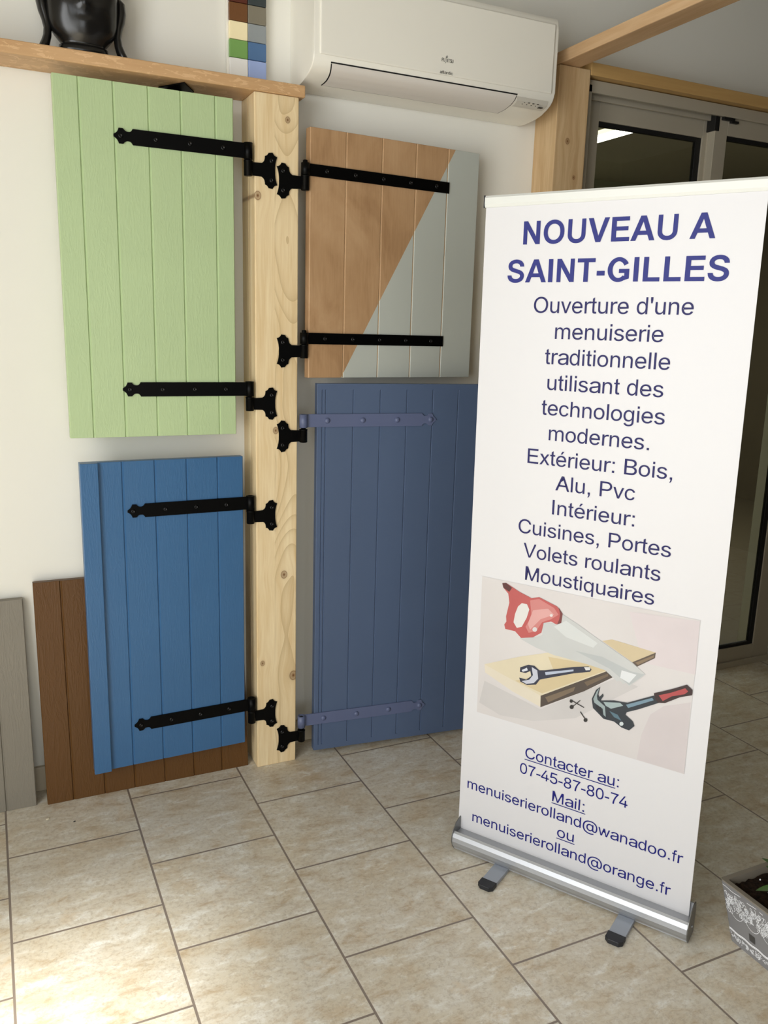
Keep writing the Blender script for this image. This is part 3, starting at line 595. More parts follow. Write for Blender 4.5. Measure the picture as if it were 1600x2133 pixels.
# ------------------------------------------------------------------ lettering
GL = json.loads(r'''{"r":{"'":[[[78,318],[70,509],[136,509],[128,318]]],",":[[[38,-119],[68,71],[137,71],[84,-119]]],"-":[[[337,244],[337,188],[114,188],[114,244]]],".":[[[95,-4],[78,-1],[63,9],[53,24],[50,41],[53,59],[63,73],[78,83],[95,87],[113,83],[128,73],[138,59],[141,41],[138,24],[128,9],[113,-1]]],"0":[[[227,-7],[187,-2],[151,11],[120,32],[95,62],[74,99],[60,144],[51,196],[48,254],[51,312],[60,364],[75,409],[95,447],[121,476],[151,498],[187,511],[227,516],[267,511],[302,498],[333,476],[358,447],[379,409],[393,364],[402,312],[405,254],[402,196],[393,144],[379,99],[359,62],[333,32],[302,11],[267,-2]],[[227,50],[253,53],[276,63],[297,80],[313,103],[327,133],[336,168],[344,254],[336,341],[327,376],[313,405],[297,429],[276,446],[253,456],[227,460],[200,456],[177,446],[157,429],[140,405],[127,376],[117,341],[109,254],[117,168],[127,133],[140,103],[157,80],[177,63],[200,53]]],"4":[[[40,105],[40,158],[247,509],[311,509],[109,163],[413,163],[413,105]],[[282,0],[282,318],[343,318],[343,0]]],"5":[[[221,-7],[189,-4],[159,3],[131,16],[108,32],[88,53],[73,76],[64,102],[60,130],[122,130],[125,114],[135,94],[163,66],[202,51],[229,50],[250,53],[288,72],[314,104],[327,146],[324,193],[314,221],[297,244],[275,262],[248,273],[218,277],[186,274],[150,261],[128,246],[67,253],[96,509],[366,509],[366,452],[151,452],[134,301],[172,323],[209,332],[255,332],[294,321],[328,301],[360,267],[379,231],[389,190],[391,151],[385,117],[374,85],[350,49],[318,21],[289,6],[257,-4]]],"7":[[[97,0],[323,452],[62,452],[62,509],[391,509],[391,449],[165,0]]],"8":[[[226,-7],[189,-4],[156,3],[126,16],[101,33],[80,54],[64,78],[55,106],[52,135],[59,181],[81,220],[113,249],[153,265],[127,277],[105,293],[93,308],[79,333],[73,351],[70,380],[73,408],[82,434],[101,464],[137,493],[184,511],[226,516],[269,511],[315,493],[350,464],[370,434],[379,408],[382,380],[379,351],[373,333],[359,308],[347,293],[326,277],[300,265],[339,249],[372,220],[393,181],[401,135],[398,106],[388,78],[373,54],[352,33],[326,16],[296,3],[263,-4]],[[226,49],[272,55],[307,74],[329,102],[337,139],[329,177],[305,208],[270,228],[226,235],[182,228],[147,208],[123,177],[115,139],[123,102],[145,74],[180,55]],[[226,290],[263,296],[293,313],[312,341],[319,376],[313,410],[294,437],[264,454],[226,460],[188,454],[159,437],[139,410],[133,376],[139,341],[159,313],[189,296]]],":":[[[95,-4],[78,-1],[63,9],[53,24],[50,41],[53,59],[63,73],[78,83],[95,87],[113,83],[128,73],[138,59],[141,41],[138,24],[128,9],[113,-1]],[[95,271],[78,274],[63,284],[53,299],[50,316],[53,334],[63,349],[78,359],[95,362],[113,359],[128,349],[138,334],[141,316],[138,299],[128,284],[113,274]]],"@":[[[355,-135],[284,-130],[221,-114],[167,-88],[122,-53],[87,-8],[61,46],[45,109],[41,161],[43,231],[56,295],[80,350],[113,398],[155,436],[206,464],[265,483],[331,491],[399,488],[445,479],[498,457],[543,426],[579,387],[607,343],[625,294],[635,229],[632,151],[623,99],[604,55],[590,38],[573,24],[551,15],[526,11],[502,11],[476,17],[441,36],[431,46],[420,68],[399,38],[369,19],[326,13],[285,18],[251,35],[224,62],[204,96],[192,137],[189,194],[196,236],[212,274],[235,304],[274,331],[310,342],[346,342],[373,336],[400,322],[416,306],[419,306],[419,335],[474,335],[474,100],[480,82],[488,71],[499,63],[518,59],[540,63],[557,76],[568,97],[576,127],[580,178],[580,237],[573,280],[563,311],[548,339],[530,365],[490,402],[439,428],[376,441],[305,440],[242,424],[190,395],[149,354],[124,312],[107,263],[100,222],[98,162],[104,105],[115,66],[135,21],[157,-8],[182,-32],[223,-58],[258,-72],[298,-81],[342,-85],[392,-83],[442,-73],[489,-59],[504,-107],[432,-127]],[[329,65],[365,70],[382,78],[396,90],[414,125],[421,175],[418,229],[402,264],[390,276],[376,284],[338,291],[299,286],[269,265],[250,233],[242,192],[247,139],[262,101],[274,86],[289,74],[308,67]]],"A":[[[16,0],[201,509],[276,509],[463,0],[395,0],[264,372],[232,478],[245,478],[193,309],[85,0]],[[110,142],[110,199],[370,199],[370,142]]],"B":[[[60,0],[60,509],[254,508],[300,502],[329,491],[359,469],[381,442],[394,410],[398,366],[392,331],[377,305],[356,286],[315,267],[315,262],[345,255],[369,242],[390,222],[406,196],[416,164],[418,127],[411,91],[400,67],[384,45],[362,28],[335,14],[301,4],[247,0]],[[125,57],[272,58],[296,63],[323,74],[341,92],[354,120],[354,155],[342,184],[317,211],[279,228],[248,231],[125,231]],[[125,285],[252,286],[277,291],[299,302],[323,326],[334,353],[334,388],[323,417],[299,439],[273,448],[240,452],[125,452]]],"C":[[[267,-7],[220,-2],[177,11],[138,33],[104,63],[77,101],[57,146],[44,197],[40,254],[44,311],[57,362],[77,407],[104,445],[138,475],[177,498],[220,511],[267,516],[305,513],[340,504],[373,490],[402,471],[427,447],[448,418],[463,385],[473,348],[408,348],[395,384],[375,413],[348,435],[315,449],[280,455],[245,454],[213,447],[184,432],[158,412],[137,385],[120,352],[109,314],[104,270],[106,208],[116,168],[131,134],[158,97],[193,71],[234,56],[280,53],[327,64],[362,84],[393,120],[408,160],[473,160],[463,124],[448,91],[428,62],[402,38],[373,19],[341,5],[305,-4]]],"E":[[[60,0],[60,509],[372,509],[372,452],[125,452],[125,286],[355,286],[355,229],[125,229],[125,57],[375,57],[375,0]]],"F":[[[60,0],[60,509],[369,509],[369,452],[125,452],[125,278],[346,278],[346,221],[125,221],[125,0]]],"I":[[[31,0],[31,57],[118,57],[118,452],[31,452],[31,509],[269,509],[269,452],[183,452],[183,57],[269,57],[269,0]]],"J":[[[185,-7],[138,-1],[111,9],[86,23],[66,43],[50,67],[39,95],[34,128],[33,173],[98,173],[98,134],[104,104],[116,81],[142,59],[166,51],[204,51],[228,59],[248,74],[262,96],[271,134],[272,509],[336,509],[336,145],[330,95],[313,55],[283,23],[259,9],[232,-1]]],"M":[[[60,0],[60,509],[152,509],[286,163],[322,49],[307,49],[350,181],[476,509],[568,509],[568,0],[504,0],[505,353],[507,457],[513,457],[463,309],[342,0],[286,0],[162,312],[112,457],[119,457],[122,0]]],"N":[[[60,0],[60,509],[136,509],[360,156],[414,55],[405,54],[399,163],[399,509],[463,509],[463,0],[387,0],[171,342],[108,452],[119,454],[125,298],[125,0]]],"O":[[[267,-7],[220,-2],[177,11],[138,33],[105,63],[78,101],[57,146],[44,197],[40,254],[44,311],[57,362],[78,407],[105,445],[138,475],[177,498],[220,511],[267,516],[314,511],[357,498],[396,475],[429,445],[456,407],[477,362],[489,311],[493,254],[489,197],[477,146],[456,101],[429,63],[396,33],[357,11],[314,-2]],[[267,53],[300,56],[330,66],[358,82],[383,105],[403,133],[418,168],[427,208],[430,254],[427,300],[418,341],[403,376],[383,404],[358,427],[330,443],[300,453],[267,456],[234,453],[203,443],[175,426],[151,404],[131,375],[116,340],[107,300],[103,254],[107,208],[116,168],[131,133],[151,105],[175,82],[203,66],[234,56]]],"P":[[[60,0],[60,509],[263,507],[301,500],[332,487],[366,462],[379,447],[394,420],[407,370],[406,315],[390,265],[366,233],[342,213],[322,202],[276,189],[235,186],[109,186],[109,242],[252,243],[284,250],[308,264],[330,288],[343,326],[343,369],[330,407],[318,423],[303,435],[268,449],[242,452],[125,452],[125,0]]],"S":[[[224,-9],[184,-6],[149,1],[118,14],[91,31],[70,52],[54,77],[43,105],[38,137],[104,137],[113,104],[132,79],[160,61],[201,51],[249,51],[286,60],[316,78],[336,102],[345,126],[345,151],[338,171],[321,190],[278,212],[168,244],[116,267],[78,298],[65,316],[57,337],[52,372],[55,403],[65,431],[87,463],[110,482],[148,502],[180,511],[227,516],[263,513],[296,505],[326,493],[351,476],[371,456],[387,433],[397,406],[401,378],[337,378],[326,412],[302,437],[286,447],[257,456],[209,458],[167,448],[145,435],[132,423],[120,403],[116,387],[116,363],[121,347],[139,326],[164,311],[305,266],[359,238],[383,214],[398,191],[406,163],[408,139],[405,109],[396,81],[381,55],[360,34],[333,16],[302,2],[265,-6]]],"T":[[[32,452],[32,509],[417,509],[417,452],[257,452],[257,0],[193,0],[193,452]]],"U":[[[259,-8],[203,-2],[177,5],[143,22],[106,52],[85,80],[74,101],[66,124],[60,160],[60,509],[124,509],[124,178],[127,152],[133,128],[155,93],[180,72],[220,56],[259,52],[298,56],[331,68],[357,87],[380,120],[389,144],[392,169],[393,509],[457,509],[457,160],[451,124],[443,101],[433,80],[411,52],[374,22],[340,5],[315,-2]]],"V":[[[204,0],[16,509],[84,509],[219,126],[248,31],[235,31],[282,185],[395,509],[463,509],[278,0]]],"a":[[[160,-9],[126,-5],[94,5],[74,17],[52,38],[37,66],[31,90],[31,123],[38,150],[47,166],[63,183],[100,203],[138,213],[244,228],[265,235],[273,243],[275,251],[271,288],[259,308],[244,320],[220,329],[196,331],[165,327],[136,315],[115,298],[100,274],[41,291],[52,315],[67,335],[85,351],[111,367],[141,378],[171,383],[199,384],[233,381],[269,370],[296,353],[319,327],[331,298],[337,251],[337,0],[277,0],[277,52],[272,52],[252,25],[226,6],[197,-5]],[[170,45],[194,47],[222,56],[239,66],[257,83],[266,99],[274,121],[276,190],[246,179],[139,160],[117,150],[101,136],[93,120],[92,105],[94,87],[102,72],[114,61],[130,52]]],"c":[[[207,-8],[170,-5],[137,6],[107,23],[82,46],[62,74],[46,108],[37,146],[34,187],[37,230],[46,268],[62,302],[82,330],[107,353],[137,371],[170,381],[207,384],[260,377],[305,356],[340,322],[362,277],[303,262],[292,286],[276,306],[253,321],[230,328],[189,329],[151,315],[134,300],[119,281],[108,258],[99,224],[96,197],[98,160],[106,126],[115,102],[134,76],[151,61],[173,51],[207,46],[239,50],[268,64],[289,85],[304,117],[363,102],[354,78],[341,56],[306,21],[261,-1]]],"d":[[[195,-8],[161,-5],[121,10],[86,37],[60,74],[42,120],[35,160],[35,218],[46,270],[60,303],[87,340],[121,366],[162,381],[204,384],[247,375],[277,357],[306,319],[311,319],[311,509],[372,509],[372,0],[313,0],[313,59],[307,59],[284,27],[258,7],[227,-5]],[[205,47],[229,49],[250,57],[269,70],[284,86],[296,107],[305,132],[312,189],[305,247],[296,271],[284,291],[269,307],[251,320],[229,327],[205,330],[179,327],[157,319],[139,307],[124,290],[112,269],[103,245],[96,189],[103,133],[112,109],[124,88],[139,70],[158,57],[180,49]]],"e":[[[212,-8],[173,-5],[149,1],[117,16],[90,38],[68,64],[51,96],[40,132],[34,172],[35,215],[42,254],[55,290],[74,320],[97,346],[125,365],[157,378],[193,384],[228,383],[266,374],[294,361],[319,341],[341,315],[357,282],[366,252],[371,207],[371,169],[75,169],[75,221],[338,221],[310,202],[305,246],[291,282],[268,309],[237,326],[205,330],[173,326],[146,313],[120,288],[106,263],[98,234],[97,157],[102,130],[110,106],[123,86],[139,70],[158,58],[179,50],[224,47],[254,53],[275,64],[294,84],[306,105],[365,91],[345,51],[311,19],[266,-1]]],"f":[[[228,379],[228,327],[6,327],[6,379]],[[81,0],[81,432],[84,461],[92,480],[104,496],[118,509],[141,521],[187,530],[237,523],[243,521],[227,468],[200,474],[171,470],[154,460],[145,443],[142,419],[142,0]]],"g":[[[207,-151],[159,-146],[112,-130],[77,-105],[51,-69],[101,-41],[128,-72],[165,-92],[218,-97],[239,-94],[267,-85],[295,-62],[307,-38],[311,-6],[311,68],[306,68],[287,41],[267,24],[247,13],[220,6],[184,5],[152,10],[122,22],[95,39],[80,53],[61,80],[46,112],[39,136],[34,206],[46,271],[60,304],[80,332],[112,361],[141,375],[162,381],[196,384],[242,378],[277,357],[308,319],[313,319],[313,379],[372,379],[372,-9],[367,-54],[360,-73],[345,-97],[308,-127],[261,-145]],[[205,59],[229,61],[251,68],[269,79],[285,95],[297,114],[305,137],[312,193],[305,248],[297,271],[285,291],[270,308],[251,320],[230,327],[205,330],[180,327],[158,320],[139,307],[124,290],[112,270],[103,246],[96,193],[103,138],[112,115],[124,96],[140,80],[158,68],[180,61]]],"h":[[[114,227],[114,0],[53,0],[53,509],[114,509],[114,287],[102,287],[118,322],[137,349],[160,367],[187,379],[217,384],[255,382],[288,372],[315,354],[332,336],[345,313],[356,264],[357,0],[296,0],[296,246],[287,283],[267,310],[246,323],[220,329],[190,327],[161,317],[141,303],[126,283],[117,257]]],"i":[[[53,0],[53,379],[114,379],[114,0]],[[84,443],[67,446],[54,455],[44,468],[41,483],[44,499],[54,512],[67,521],[84,524],[100,521],[114,512],[123,499],[126,483],[123,468],[114,455],[100,446]]],"l":[[[139,-2],[101,3],[80,15],[65,33],[54,65],[53,509],[114,509],[115,81],[119,65],[127,56],[141,52],[170,54],[181,3]]],"m":[[[53,0],[53,379],[112,379],[112,295],[108,295],[121,329],[141,355],[172,376],[207,386],[248,383],[281,367],[299,347],[313,323],[321,295],[312,295],[325,327],[347,353],[374,372],[407,383],[445,386],[476,381],[510,364],[532,342],[551,305],[557,266],[557,0],[496,0],[496,254],[492,281],[483,302],[467,317],[441,328],[419,330],[389,326],[365,314],[348,295],[338,270],[335,247],[335,0],[274,0],[273,275],[266,295],[248,316],[222,328],[199,330],[173,326],[148,314],[129,294],[117,266],[114,238],[114,0]]],"n":[[[114,227],[114,0],[53,0],[53,379],[112,379],[112,287],[102,287],[118,322],[137,349],[160,367],[187,379],[217,384],[255,382],[288,372],[315,354],[332,336],[344,313],[356,264],[357,0],[296,0],[296,246],[287,283],[267,310],[246,323],[220,329],[190,327],[161,317],[141,303],[126,283],[117,257]]],"o":[[[207,-8],[170,-5],[137,6],[107,23],[82,46],[62,74],[46,108],[37,146],[34,187],[37,230],[46,268],[62,302],[82,330],[107,353],[137,371],[170,381],[207,384],[245,381],[278,371],[308,353],[333,330],[354,302],[369,268],[378,230],[381,187],[378,146],[369,108],[354,74],[333,46],[308,23],[278,6],[245,-5]],[[207,46],[250,54],[270,66],[287,82],[300,102],[310,126],[318,160],[319,187],[318,215],[310,250],[300,274],[287,294],[270,310],[250,322],[207,330],[165,322],[145,310],[128,294],[115,274],[106,250],[98,215],[96,187],[98,160],[106,126],[115,102],[128,82],[145,66],[165,54]]],"p":[[[53,-143],[53,379],[112,379],[112,319],[118,319],[152,360],[190,380],[241,384],[263,381],[294,371],[330,347],[352,323],[370,293],[382,257],[389,218],[389,160],[382,120],[370,84],[346,45],[322,22],[284,1],[252,-7],[213,-7],[178,1],[149,20],[118,59],[114,59],[114,-143]],[[220,47],[245,49],[267,57],[285,70],[301,88],[313,109],[321,133],[328,189],[321,245],[313,269],[301,290],[286,307],[267,319],[245,327],[220,330],[195,327],[174,320],[155,307],[140,291],[128,271],[120,247],[113,189],[120,132],[128,107],[140,86],[156,70],[174,57],[196,49]]],"q":[[[372,-143],[311,-143],[311,59],[306,59],[276,20],[247,1],[212,-7],[172,-7],[140,1],[103,22],[79,45],[55,84],[42,120],[35,160],[35,218],[42,257],[55,293],[72,323],[95,347],[131,371],[162,381],[184,384],[235,380],[272,360],[307,319],[313,319],[313,379],[372,379]],[[205,47],[229,49],[250,57],[269,70],[284,86],[296,107],[305,132],[312,189],[305,247],[296,271],[284,291],[269,307],[251,320],[229,327],[205,330],[179,327],[157,319],[139,307],[124,290],[112,269],[103,245],[96,189],[103,133],[112,109],[124,88],[139,70],[158,57],[180,49]]],"r":[[[53,0],[53,379],[112,379],[112,321],[115,321],[135,352],[166,375],[196,384],[243,384],[243,322],[200,326],[170,319],[140,301],[123,278],[114,243],[114,0]]],"s":[[[182,-8],[128,-2],[84,18],[67,32],[53,50],[42,71],[36,94],[94,107],[105,79],[119,64],[143,51],[173,46],[200,46],[225,52],[244,62],[262,81],[268,97],[267,112],[260,129],[250,139],[225,151],[137,173],[95,191],[66,215],[57,229],[48,255],[47,282],[51,305],[61,325],[81,349],[107,367],[131,377],[158,382],[197,384],[239,378],[279,358],[307,328],[324,290],[268,277],[255,302],[232,323],[205,331],[171,332],[143,324],[117,304],[109,283],[112,258],[124,243],[144,232],[254,202],[292,183],[306,171],[321,150],[330,125],[331,98],[326,75],[317,54],[302,35],[283,19],[260,6],[233,-2]]],"t":[[[204,379],[204,327],[6,327],[6,379]],[[65,471],[126,471],[127,81],[136,61],[150,53],[172,50],[202,54],[213,2],[211,1],[156,-4],[115,6],[86,28],[69,61],[65,93]]],"u":[[[182,-5],[138,1],[108,15],[78,44],[62,76],[53,127],[53,379],[114,379],[114,144],[117,114],[127,89],[150,64],[172,54],[200,50],[232,55],[254,65],[273,81],[286,103],[296,145],[296,379],[357,379],[357,0],[298,0],[298,92],[307,92],[297,67],[279,38],[265,23],[231,3]]],"v":[[[163,0],[17,379],[84,379],[171,138],[206,21],[184,21],[218,138],[305,379],[371,379],[226,0]]],"w":[[[138,0],[23,379],[87,379],[162,103],[175,41],[165,41],[193,166],[252,379],[316,379],[392,91],[402,41],[391,41],[423,176],[480,379],[545,379],[429,0],[368,0],[317,178],[277,338],[291,338],[257,204],[199,0]]],"x":[[[21,0],[171,218],[171,171],[29,379],[100,379],[207,206],[175,206],[220,285],[282,379],[352,379],[209,169],[209,214],[358,0],[287,0],[218,105],[173,182],[205,182],[161,105],[91,0]]],"é":[[[212,-8],[173,-5],[149,1],[117,16],[90,38],[68,64],[51,96],[40,132],[34,172],[35,215],[42,254],[55,290],[74,320],[97,346],[125,365],[157,378],[193,384],[228,383],[266,374],[294,361],[319,341],[341,315],[357,282],[366,252],[371,207],[371,169],[75,169],[75,221],[338,221],[310,202],[305,246],[291,282],[268,309],[237,326],[205,330],[173,326],[146,313],[120,288],[106,263],[98,234],[97,157],[102,130],[110,106],[123,86],[139,70],[158,58],[179,50],[224,47],[254,53],[275,64],[294,84],[306,105],[365,91],[345,51],[311,19],[266,-1]],[[177,429],[225,529],[293,529],[227,429]]]},"b":{"-":[[[337,244],[337,188],[114,188],[114,244]]],"A":[[[16,0],[201,509],[276,509],[463,0],[395,0],[264,372],[232,478],[245,478],[193,309],[85,0]],[[110,142],[110,199],[370,199],[370,142]]],"E":[[[60,0],[60,509],[372,509],[372,452],[125,452],[125,286],[355,286],[355,229],[125,229],[125,57],[375,57],[375,0]]],"G":[[[269,-7],[220,-2],[176,11],[137,33],[104,64],[77,101],[57,146],[44,197],[40,254],[44,311],[57,362],[77,407],[103,445],[136,475],[175,498],[218,511],[265,516],[304,513],[340,504],[374,489],[403,469],[429,445],[449,416],[465,384],[474,349],[408,349],[390,388],[369,416],[342,437],[310,450],[272,456],[232,452],[202,443],[174,426],[143,395],[125,364],[112,327],[105,285],[105,223],[112,181],[125,145],[151,105],[184,76],[214,62],[235,56],[290,54],[336,67],[374,93],[396,123],[410,160],[415,202],[434,199],[283,199],[283,256],[478,256],[478,185],[471,141],[457,103],[436,69],[409,41],[365,13],[326,0]]],"I":[[[31,0],[31,57],[118,57],[118,452],[31,452],[31,509],[269,509],[269,452],[183,452],[183,57],[269,57],[269,0]]],"L":[[[60,0],[60,509],[125,509],[125,57],[361,57],[361,0]]],"N":[[[60,0],[60,509],[136,509],[360,156],[414,55],[405,54],[399,163],[399,509],[463,509],[463,0],[387,0],[171,342],[108,452],[119,454],[125,298],[125,0]]],"O":[[[267,-7],[220,-2],[177,11],[138,33],[105,63],[78,101],[57,146],[44,197],[40,254],[44,311],[57,362],[78,407],[105,445],[138,475],[177,498],[220,511],[267,516],[314,511],[357,498],[396,475],[429,445],[456,407],[477,362],[489,311],[493,254],[489,197],[477,146],[456,101],[429,63],[396,33],[357,11],[314,-2]],[[267,53],[300,56],[330,66],[358,82],[383,105],[403,133],[418,168],[427,208],[430,254],[427,300],[418,341],[403,376],[383,404],[358,427],[330,443],[300,453],[267,456],[234,453],[203,443],[175,426],[151,404],[131,375],[116,340],[107,300],[103,254],[107,208],[116,168],[131,133],[151,105],[175,82],[203,66],[234,56]]],"S":[[[224,-9],[184,-6],[149,1],[118,14],[91,31],[70,52],[54,77],[43,105],[38,137],[104,137],[113,104],[132,79],[160,61],[201,51],[249,51],[286,60],[316,78],[336,102],[345,126],[345,151],[338,171],[321,190],[278,212],[168,244],[116,267],[78,298],[65,316],[57,337],[52,372],[55,403],[65,431],[87,463],[110,482],[148,502],[180,511],[227,516],[263,513],[296,505],[326,493],[351,476],[371,456],[387,433],[397,406],[401,378],[337,378],[326,412],[302,437],[286,447],[257,456],[209,458],[167,448],[145,435],[132,423],[120,403],[116,387],[116,363],[121,347],[139,326],[164,311],[305,266],[359,238],[383,214],[398,191],[406,163],[408,139],[405,109],[396,81],[381,55],[360,34],[333,16],[302,2],[265,-6]]],"T":[[[32,452],[32,509],[417,509],[417,452],[257,452],[257,0],[193,0],[193,452]]],"U":[[[259,-8],[203,-2],[177,5],[143,22],[106,52],[85,80],[74,101],[66,124],[60,160],[60,509],[124,509],[124,178],[127,152],[133,128],[155,93],[180,72],[220,56],[259,52],[298,56],[331,68],[357,87],[380,120],[389,144],[392,169],[393,509],[457,509],[457,160],[451,124],[443,101],[433,80],[411,52],[374,22],[340,5],[315,-2]]],"V":[[[204,0],[16,509],[84,509],[219,126],[248,31],[235,31],[282,185],[395,509],[463,509],[278,0]]]}}''')
ADV = dict(zip("abcdefghijklmnopqrstuvwxyz", (556,556,500,556,556,278,556,556,222,222,500,222,833,556,556,556,556,333,500,278,556,500,722,500,500,500)))
ADV.update({c: 556 for c in '0123456789'})
ADV.update({' ': 278, '.': 278, ',': 278, ':': 278, '-': 333, "'": 191, '@': 1015, 'é': 556, 'A': 667, 'B': 667, 'C': 722, 'E': 667, 'I': 278, 'M': 833, 'O': 778, 'P': 667, 'V': 667, 'F': 611, 'J': 500, 'T': 611, 'S': 667, 'U': 722, 'N': 722})
BOX = {'a': (36,530), 'c': (30,477), 'd': (35,489), 'e': (38,516), 'f': (9,272), 'g': (34,489), 'h': (66,490), 'i': (67,155), 'l': (64,154), 'm': (66,768), 'n': (66,489), 'o': (33,519), 'q': (34,489), 'r': (65,347), 's': (31,462), 't': (18,270), 'u': (64,489), 'v': (10,490), 'w': (3,718), 'x': (7,492),
       'A': (1,666), 'B': (73,626), 'C': (50,690), 'E': (79,617), 'I': (93,188), 'M': (74,761), 'O': (48,733), 'P': (77,624), 'V': (4,660), 'F': (82,566), 'J': (29,424), 'T': (23,591), 'S': (45,618), 'U': (79,644), 'N': (76,646),
       '0': (42,515), '4': (12,508), '5': (35,518), '7': (47,511), '8': (41,515), '@': (54,966), '.': (91,191), ',': (83,191), ':': (91,191), '-': (32,302), "'": (48,146), 'é': (38,516)}
ADVB = {'A': 722, 'E': 667, 'G': 778, 'I': 278, 'L': 611, 'N': 722, 'O': 778, 'S': 667, 'T': 611, 'U': 722, 'V': 667, '-': 333, ' ': 278}
BOXB = {'A': (2,718), 'E': (73,627), 'G': (45,713), 'I': (67,215), 'L': (77,572), 'N': (73,645), 'O': (43,735), 'S': (38,621), 'T': (21,590), 'U': (72,646), 'V': (0,667), '-': (40,290)}
def offset_loop(l, d):
    """move every point of a closed loop outwards (outer loops run one way, holes the other)"""
    n = len(l); out = []
    for i in range(n):
        a, b, c = Vector(l[i-1]), Vector(l[i]), Vector(l[(i+1) % n])
        e1 = (b-a).normalized(); e2 = (c-b).normalized()
        n1 = Vector((e1.y, -e1.x)); n2 = Vector((e2.y, -e2.x))
        m = n1 + n2
        if m.length < 1e-6: out.append((b.x, b.y)); continue
        m.normalize(); k = max(0.45, m.dot(n1))
        q = b + m*(d/k); out.append((q.x, q.y))
    return out
def parea(l): return 0.5*sum(l[i-1][0]*l[i][1]-l[i][0]*l[i-1][1] for i in range(len(l)))
def inside(p, l):
    c = False
    for i in range(len(l)):
        a, b = l[i-1], l[i]
        if (a[1] > p[1]) != (b[1] > p[1]) and p[0] < (b[0]-a[0])*(p[1]-a[1])/(b[1]-a[1])+a[0]: c = not c
    return c
def rect(x0, x1, y0, y1): return [(x0, y0), (x1, y0), (x1, y1), (x0, y1)]
def glyph(ch, bold):
    """list of outline groups (outer, holes...) in 1/1000 em"""
    if bold:
        if ch == 'I': return [[rect(67, 215, 0, 716)]]
        if ch == '-': return [[rect(40, 290, 190, 330)]]
        if ch == 'G':
            A_ = lambda a, rx, ry: (385+rx*math.cos(math.radians(a)), 358+ry*math.sin(math.radians(a)))
            outer = [A_(a, 340, 370) for a in range(30, 308, 9)]; inner = [A_(a, 188, 247) for a in range(316, 26, -9)]
            return [[outer + [(713, 92), (713, 378), (398, 378), (398, 258), (568, 258), (568, 165)] + inner]]
        if ch == 'L': return [[[(77, 0), (572, 0), (572, 122), (225, 122), (225, 716), (77, 716)]]]
        if ch == 'T': return [[[(232, 0), (380, 0), (380, 596), (590, 596), (590, 716), (21, 716), (21, 596), (232, 596)]]]
        if ch == 'E': return [[[(73, 0), (627, 0), (627, 120), (221, 120), (221, 314), (586, 314), (586, 434), (221, 434), (221, 596), (612, 596), (612, 716), (73, 716)]]]
        if ch == 'N': return [[[(73, 0), (207, 0), (207, 466), (500, 0), (645, 0), (645, 716), (511, 716), (511, 238), (213, 716), (73, 716)]]]
        if ch == 'V': return [[[(255, 0), (409, 0), (667, 716), (514, 716), (335, 186), (157, 716), (0, 716)]]]
        if ch == 'A': return [[[(2, 0), (155, 0), (217, 163), (501, 163), (563, 0), (718, 0), (440, 716), (280, 716)], [(263, 283), (359, 548), (456, 283)]]]
    else:
        r = {'I': [[rect(93, 188, 0, 716)]], 'l': [[rect(64, 154, 0, 716)]], 'i': [[rect(67, 155, 0, 519)], [rect(67, 155, 615, 716)]],
             '.': [[rect(91, 191, 0, 100)]], ':': [[rect(91, 191, 0, 100)], [rect(91, 191, 419, 519)]], '-': [[rect(32, 302, 215, 303)]],
             ',': [[[(91, 0), (91, 100), (191, 100), (191, 5), (177, -70), (130, -141), (88, -141), (118, -70), (128, 0)]]],
             "'": [[[(67, 462), (48, 600), (48, 716), (146, 716), (146, 600), (127, 462)]]],
             'E': [[[(79, 0), (617, 0), (617, 84), (174, 84), (174, 328), (574, 328), (574, 412), (174, 412), (174, 632), (597, 632), (597, 716), (79, 716)]]],
             'F': [[[(82, 0), (177, 0), (177, 325), (513, 325), (513, 409), (177, 409), (177, 632), (566, 632), (566, 716), (82, 716)]]],
             'T': [[[(259, 0), (354, 0), (354, 632), (591, 632), (591, 716), (23, 716), (23, 632), (259, 632)]]],
             'V': [[[(282, 0), (380, 0), (660, 716), (562, 716), (331, 82), (104, 716), (4, 716)]]],
             '7': [[[(47, 622), (47, 706), (511, 706), (511, 640), (420, 520), (330, 330), (290, 180), (272, 0), (180, 0), (192, 140), (240, 320), (320, 500), (400, 622)]]],
             't': [[[(258, 79), (271, 1), (200, -7), (130, 8), (95, 48), (84, 151), (84, 449), (18, 449), (18, 519), (84, 519), (84, 647), (172, 700), (172, 519), (258, 519), (258, 449), (172, 449), (172, 146), (177, 100), (194, 82), (222, 76)]]],
             'P': [[[(77, 0), (172, 0), (172, 279), (354, 279)] + [(386+(624-386)*math.sin(PI*k/14)**0.9 if 0 else 386+238*math.sin(PI*k/14), 497.5-218.5*math.cos(PI*k/14)) for k in range(15)] + [(354, 716), (77, 716)],
                    [(172, 361), (172, 636), (354, 636)] + [(375+153*math.sin(PI*k/14), 498.5+137.5*math.cos(PI*k/14)) for k in range(15)] + [(354, 361)]]],
             'x': [[[(7, 0), (197, 270), (22, 519), (132, 519), (248, 338), (368, 519), (473, 519), (301, 275), (492, 0), (385, 0), (246, 211), (113, 0)]]],
             'v': [[[(210, 0), (293, 0), (490, 519), (398, 519), (252, 102), (105, 519), (10, 519)]]],
             }.get(ch)
        if r: return r
    src = GL['b' if bold else 'r'][ch]
    if bold:
        big = max(src, key=lambda l: abs(parea(l)))
        sg = 1 if parea(big) > 0 else -1
        src = [offset_loop(l, 17*sg) for l in src]
    xs = [p[0] for l in src for p in l]; ys = [p[1] for l in src for p in l]
    bx = (BOXB if bold else BOX)[ch]
    kx = (bx[1]-bx[0])/(max(xs)-min(xs)); x0 = min(xs)
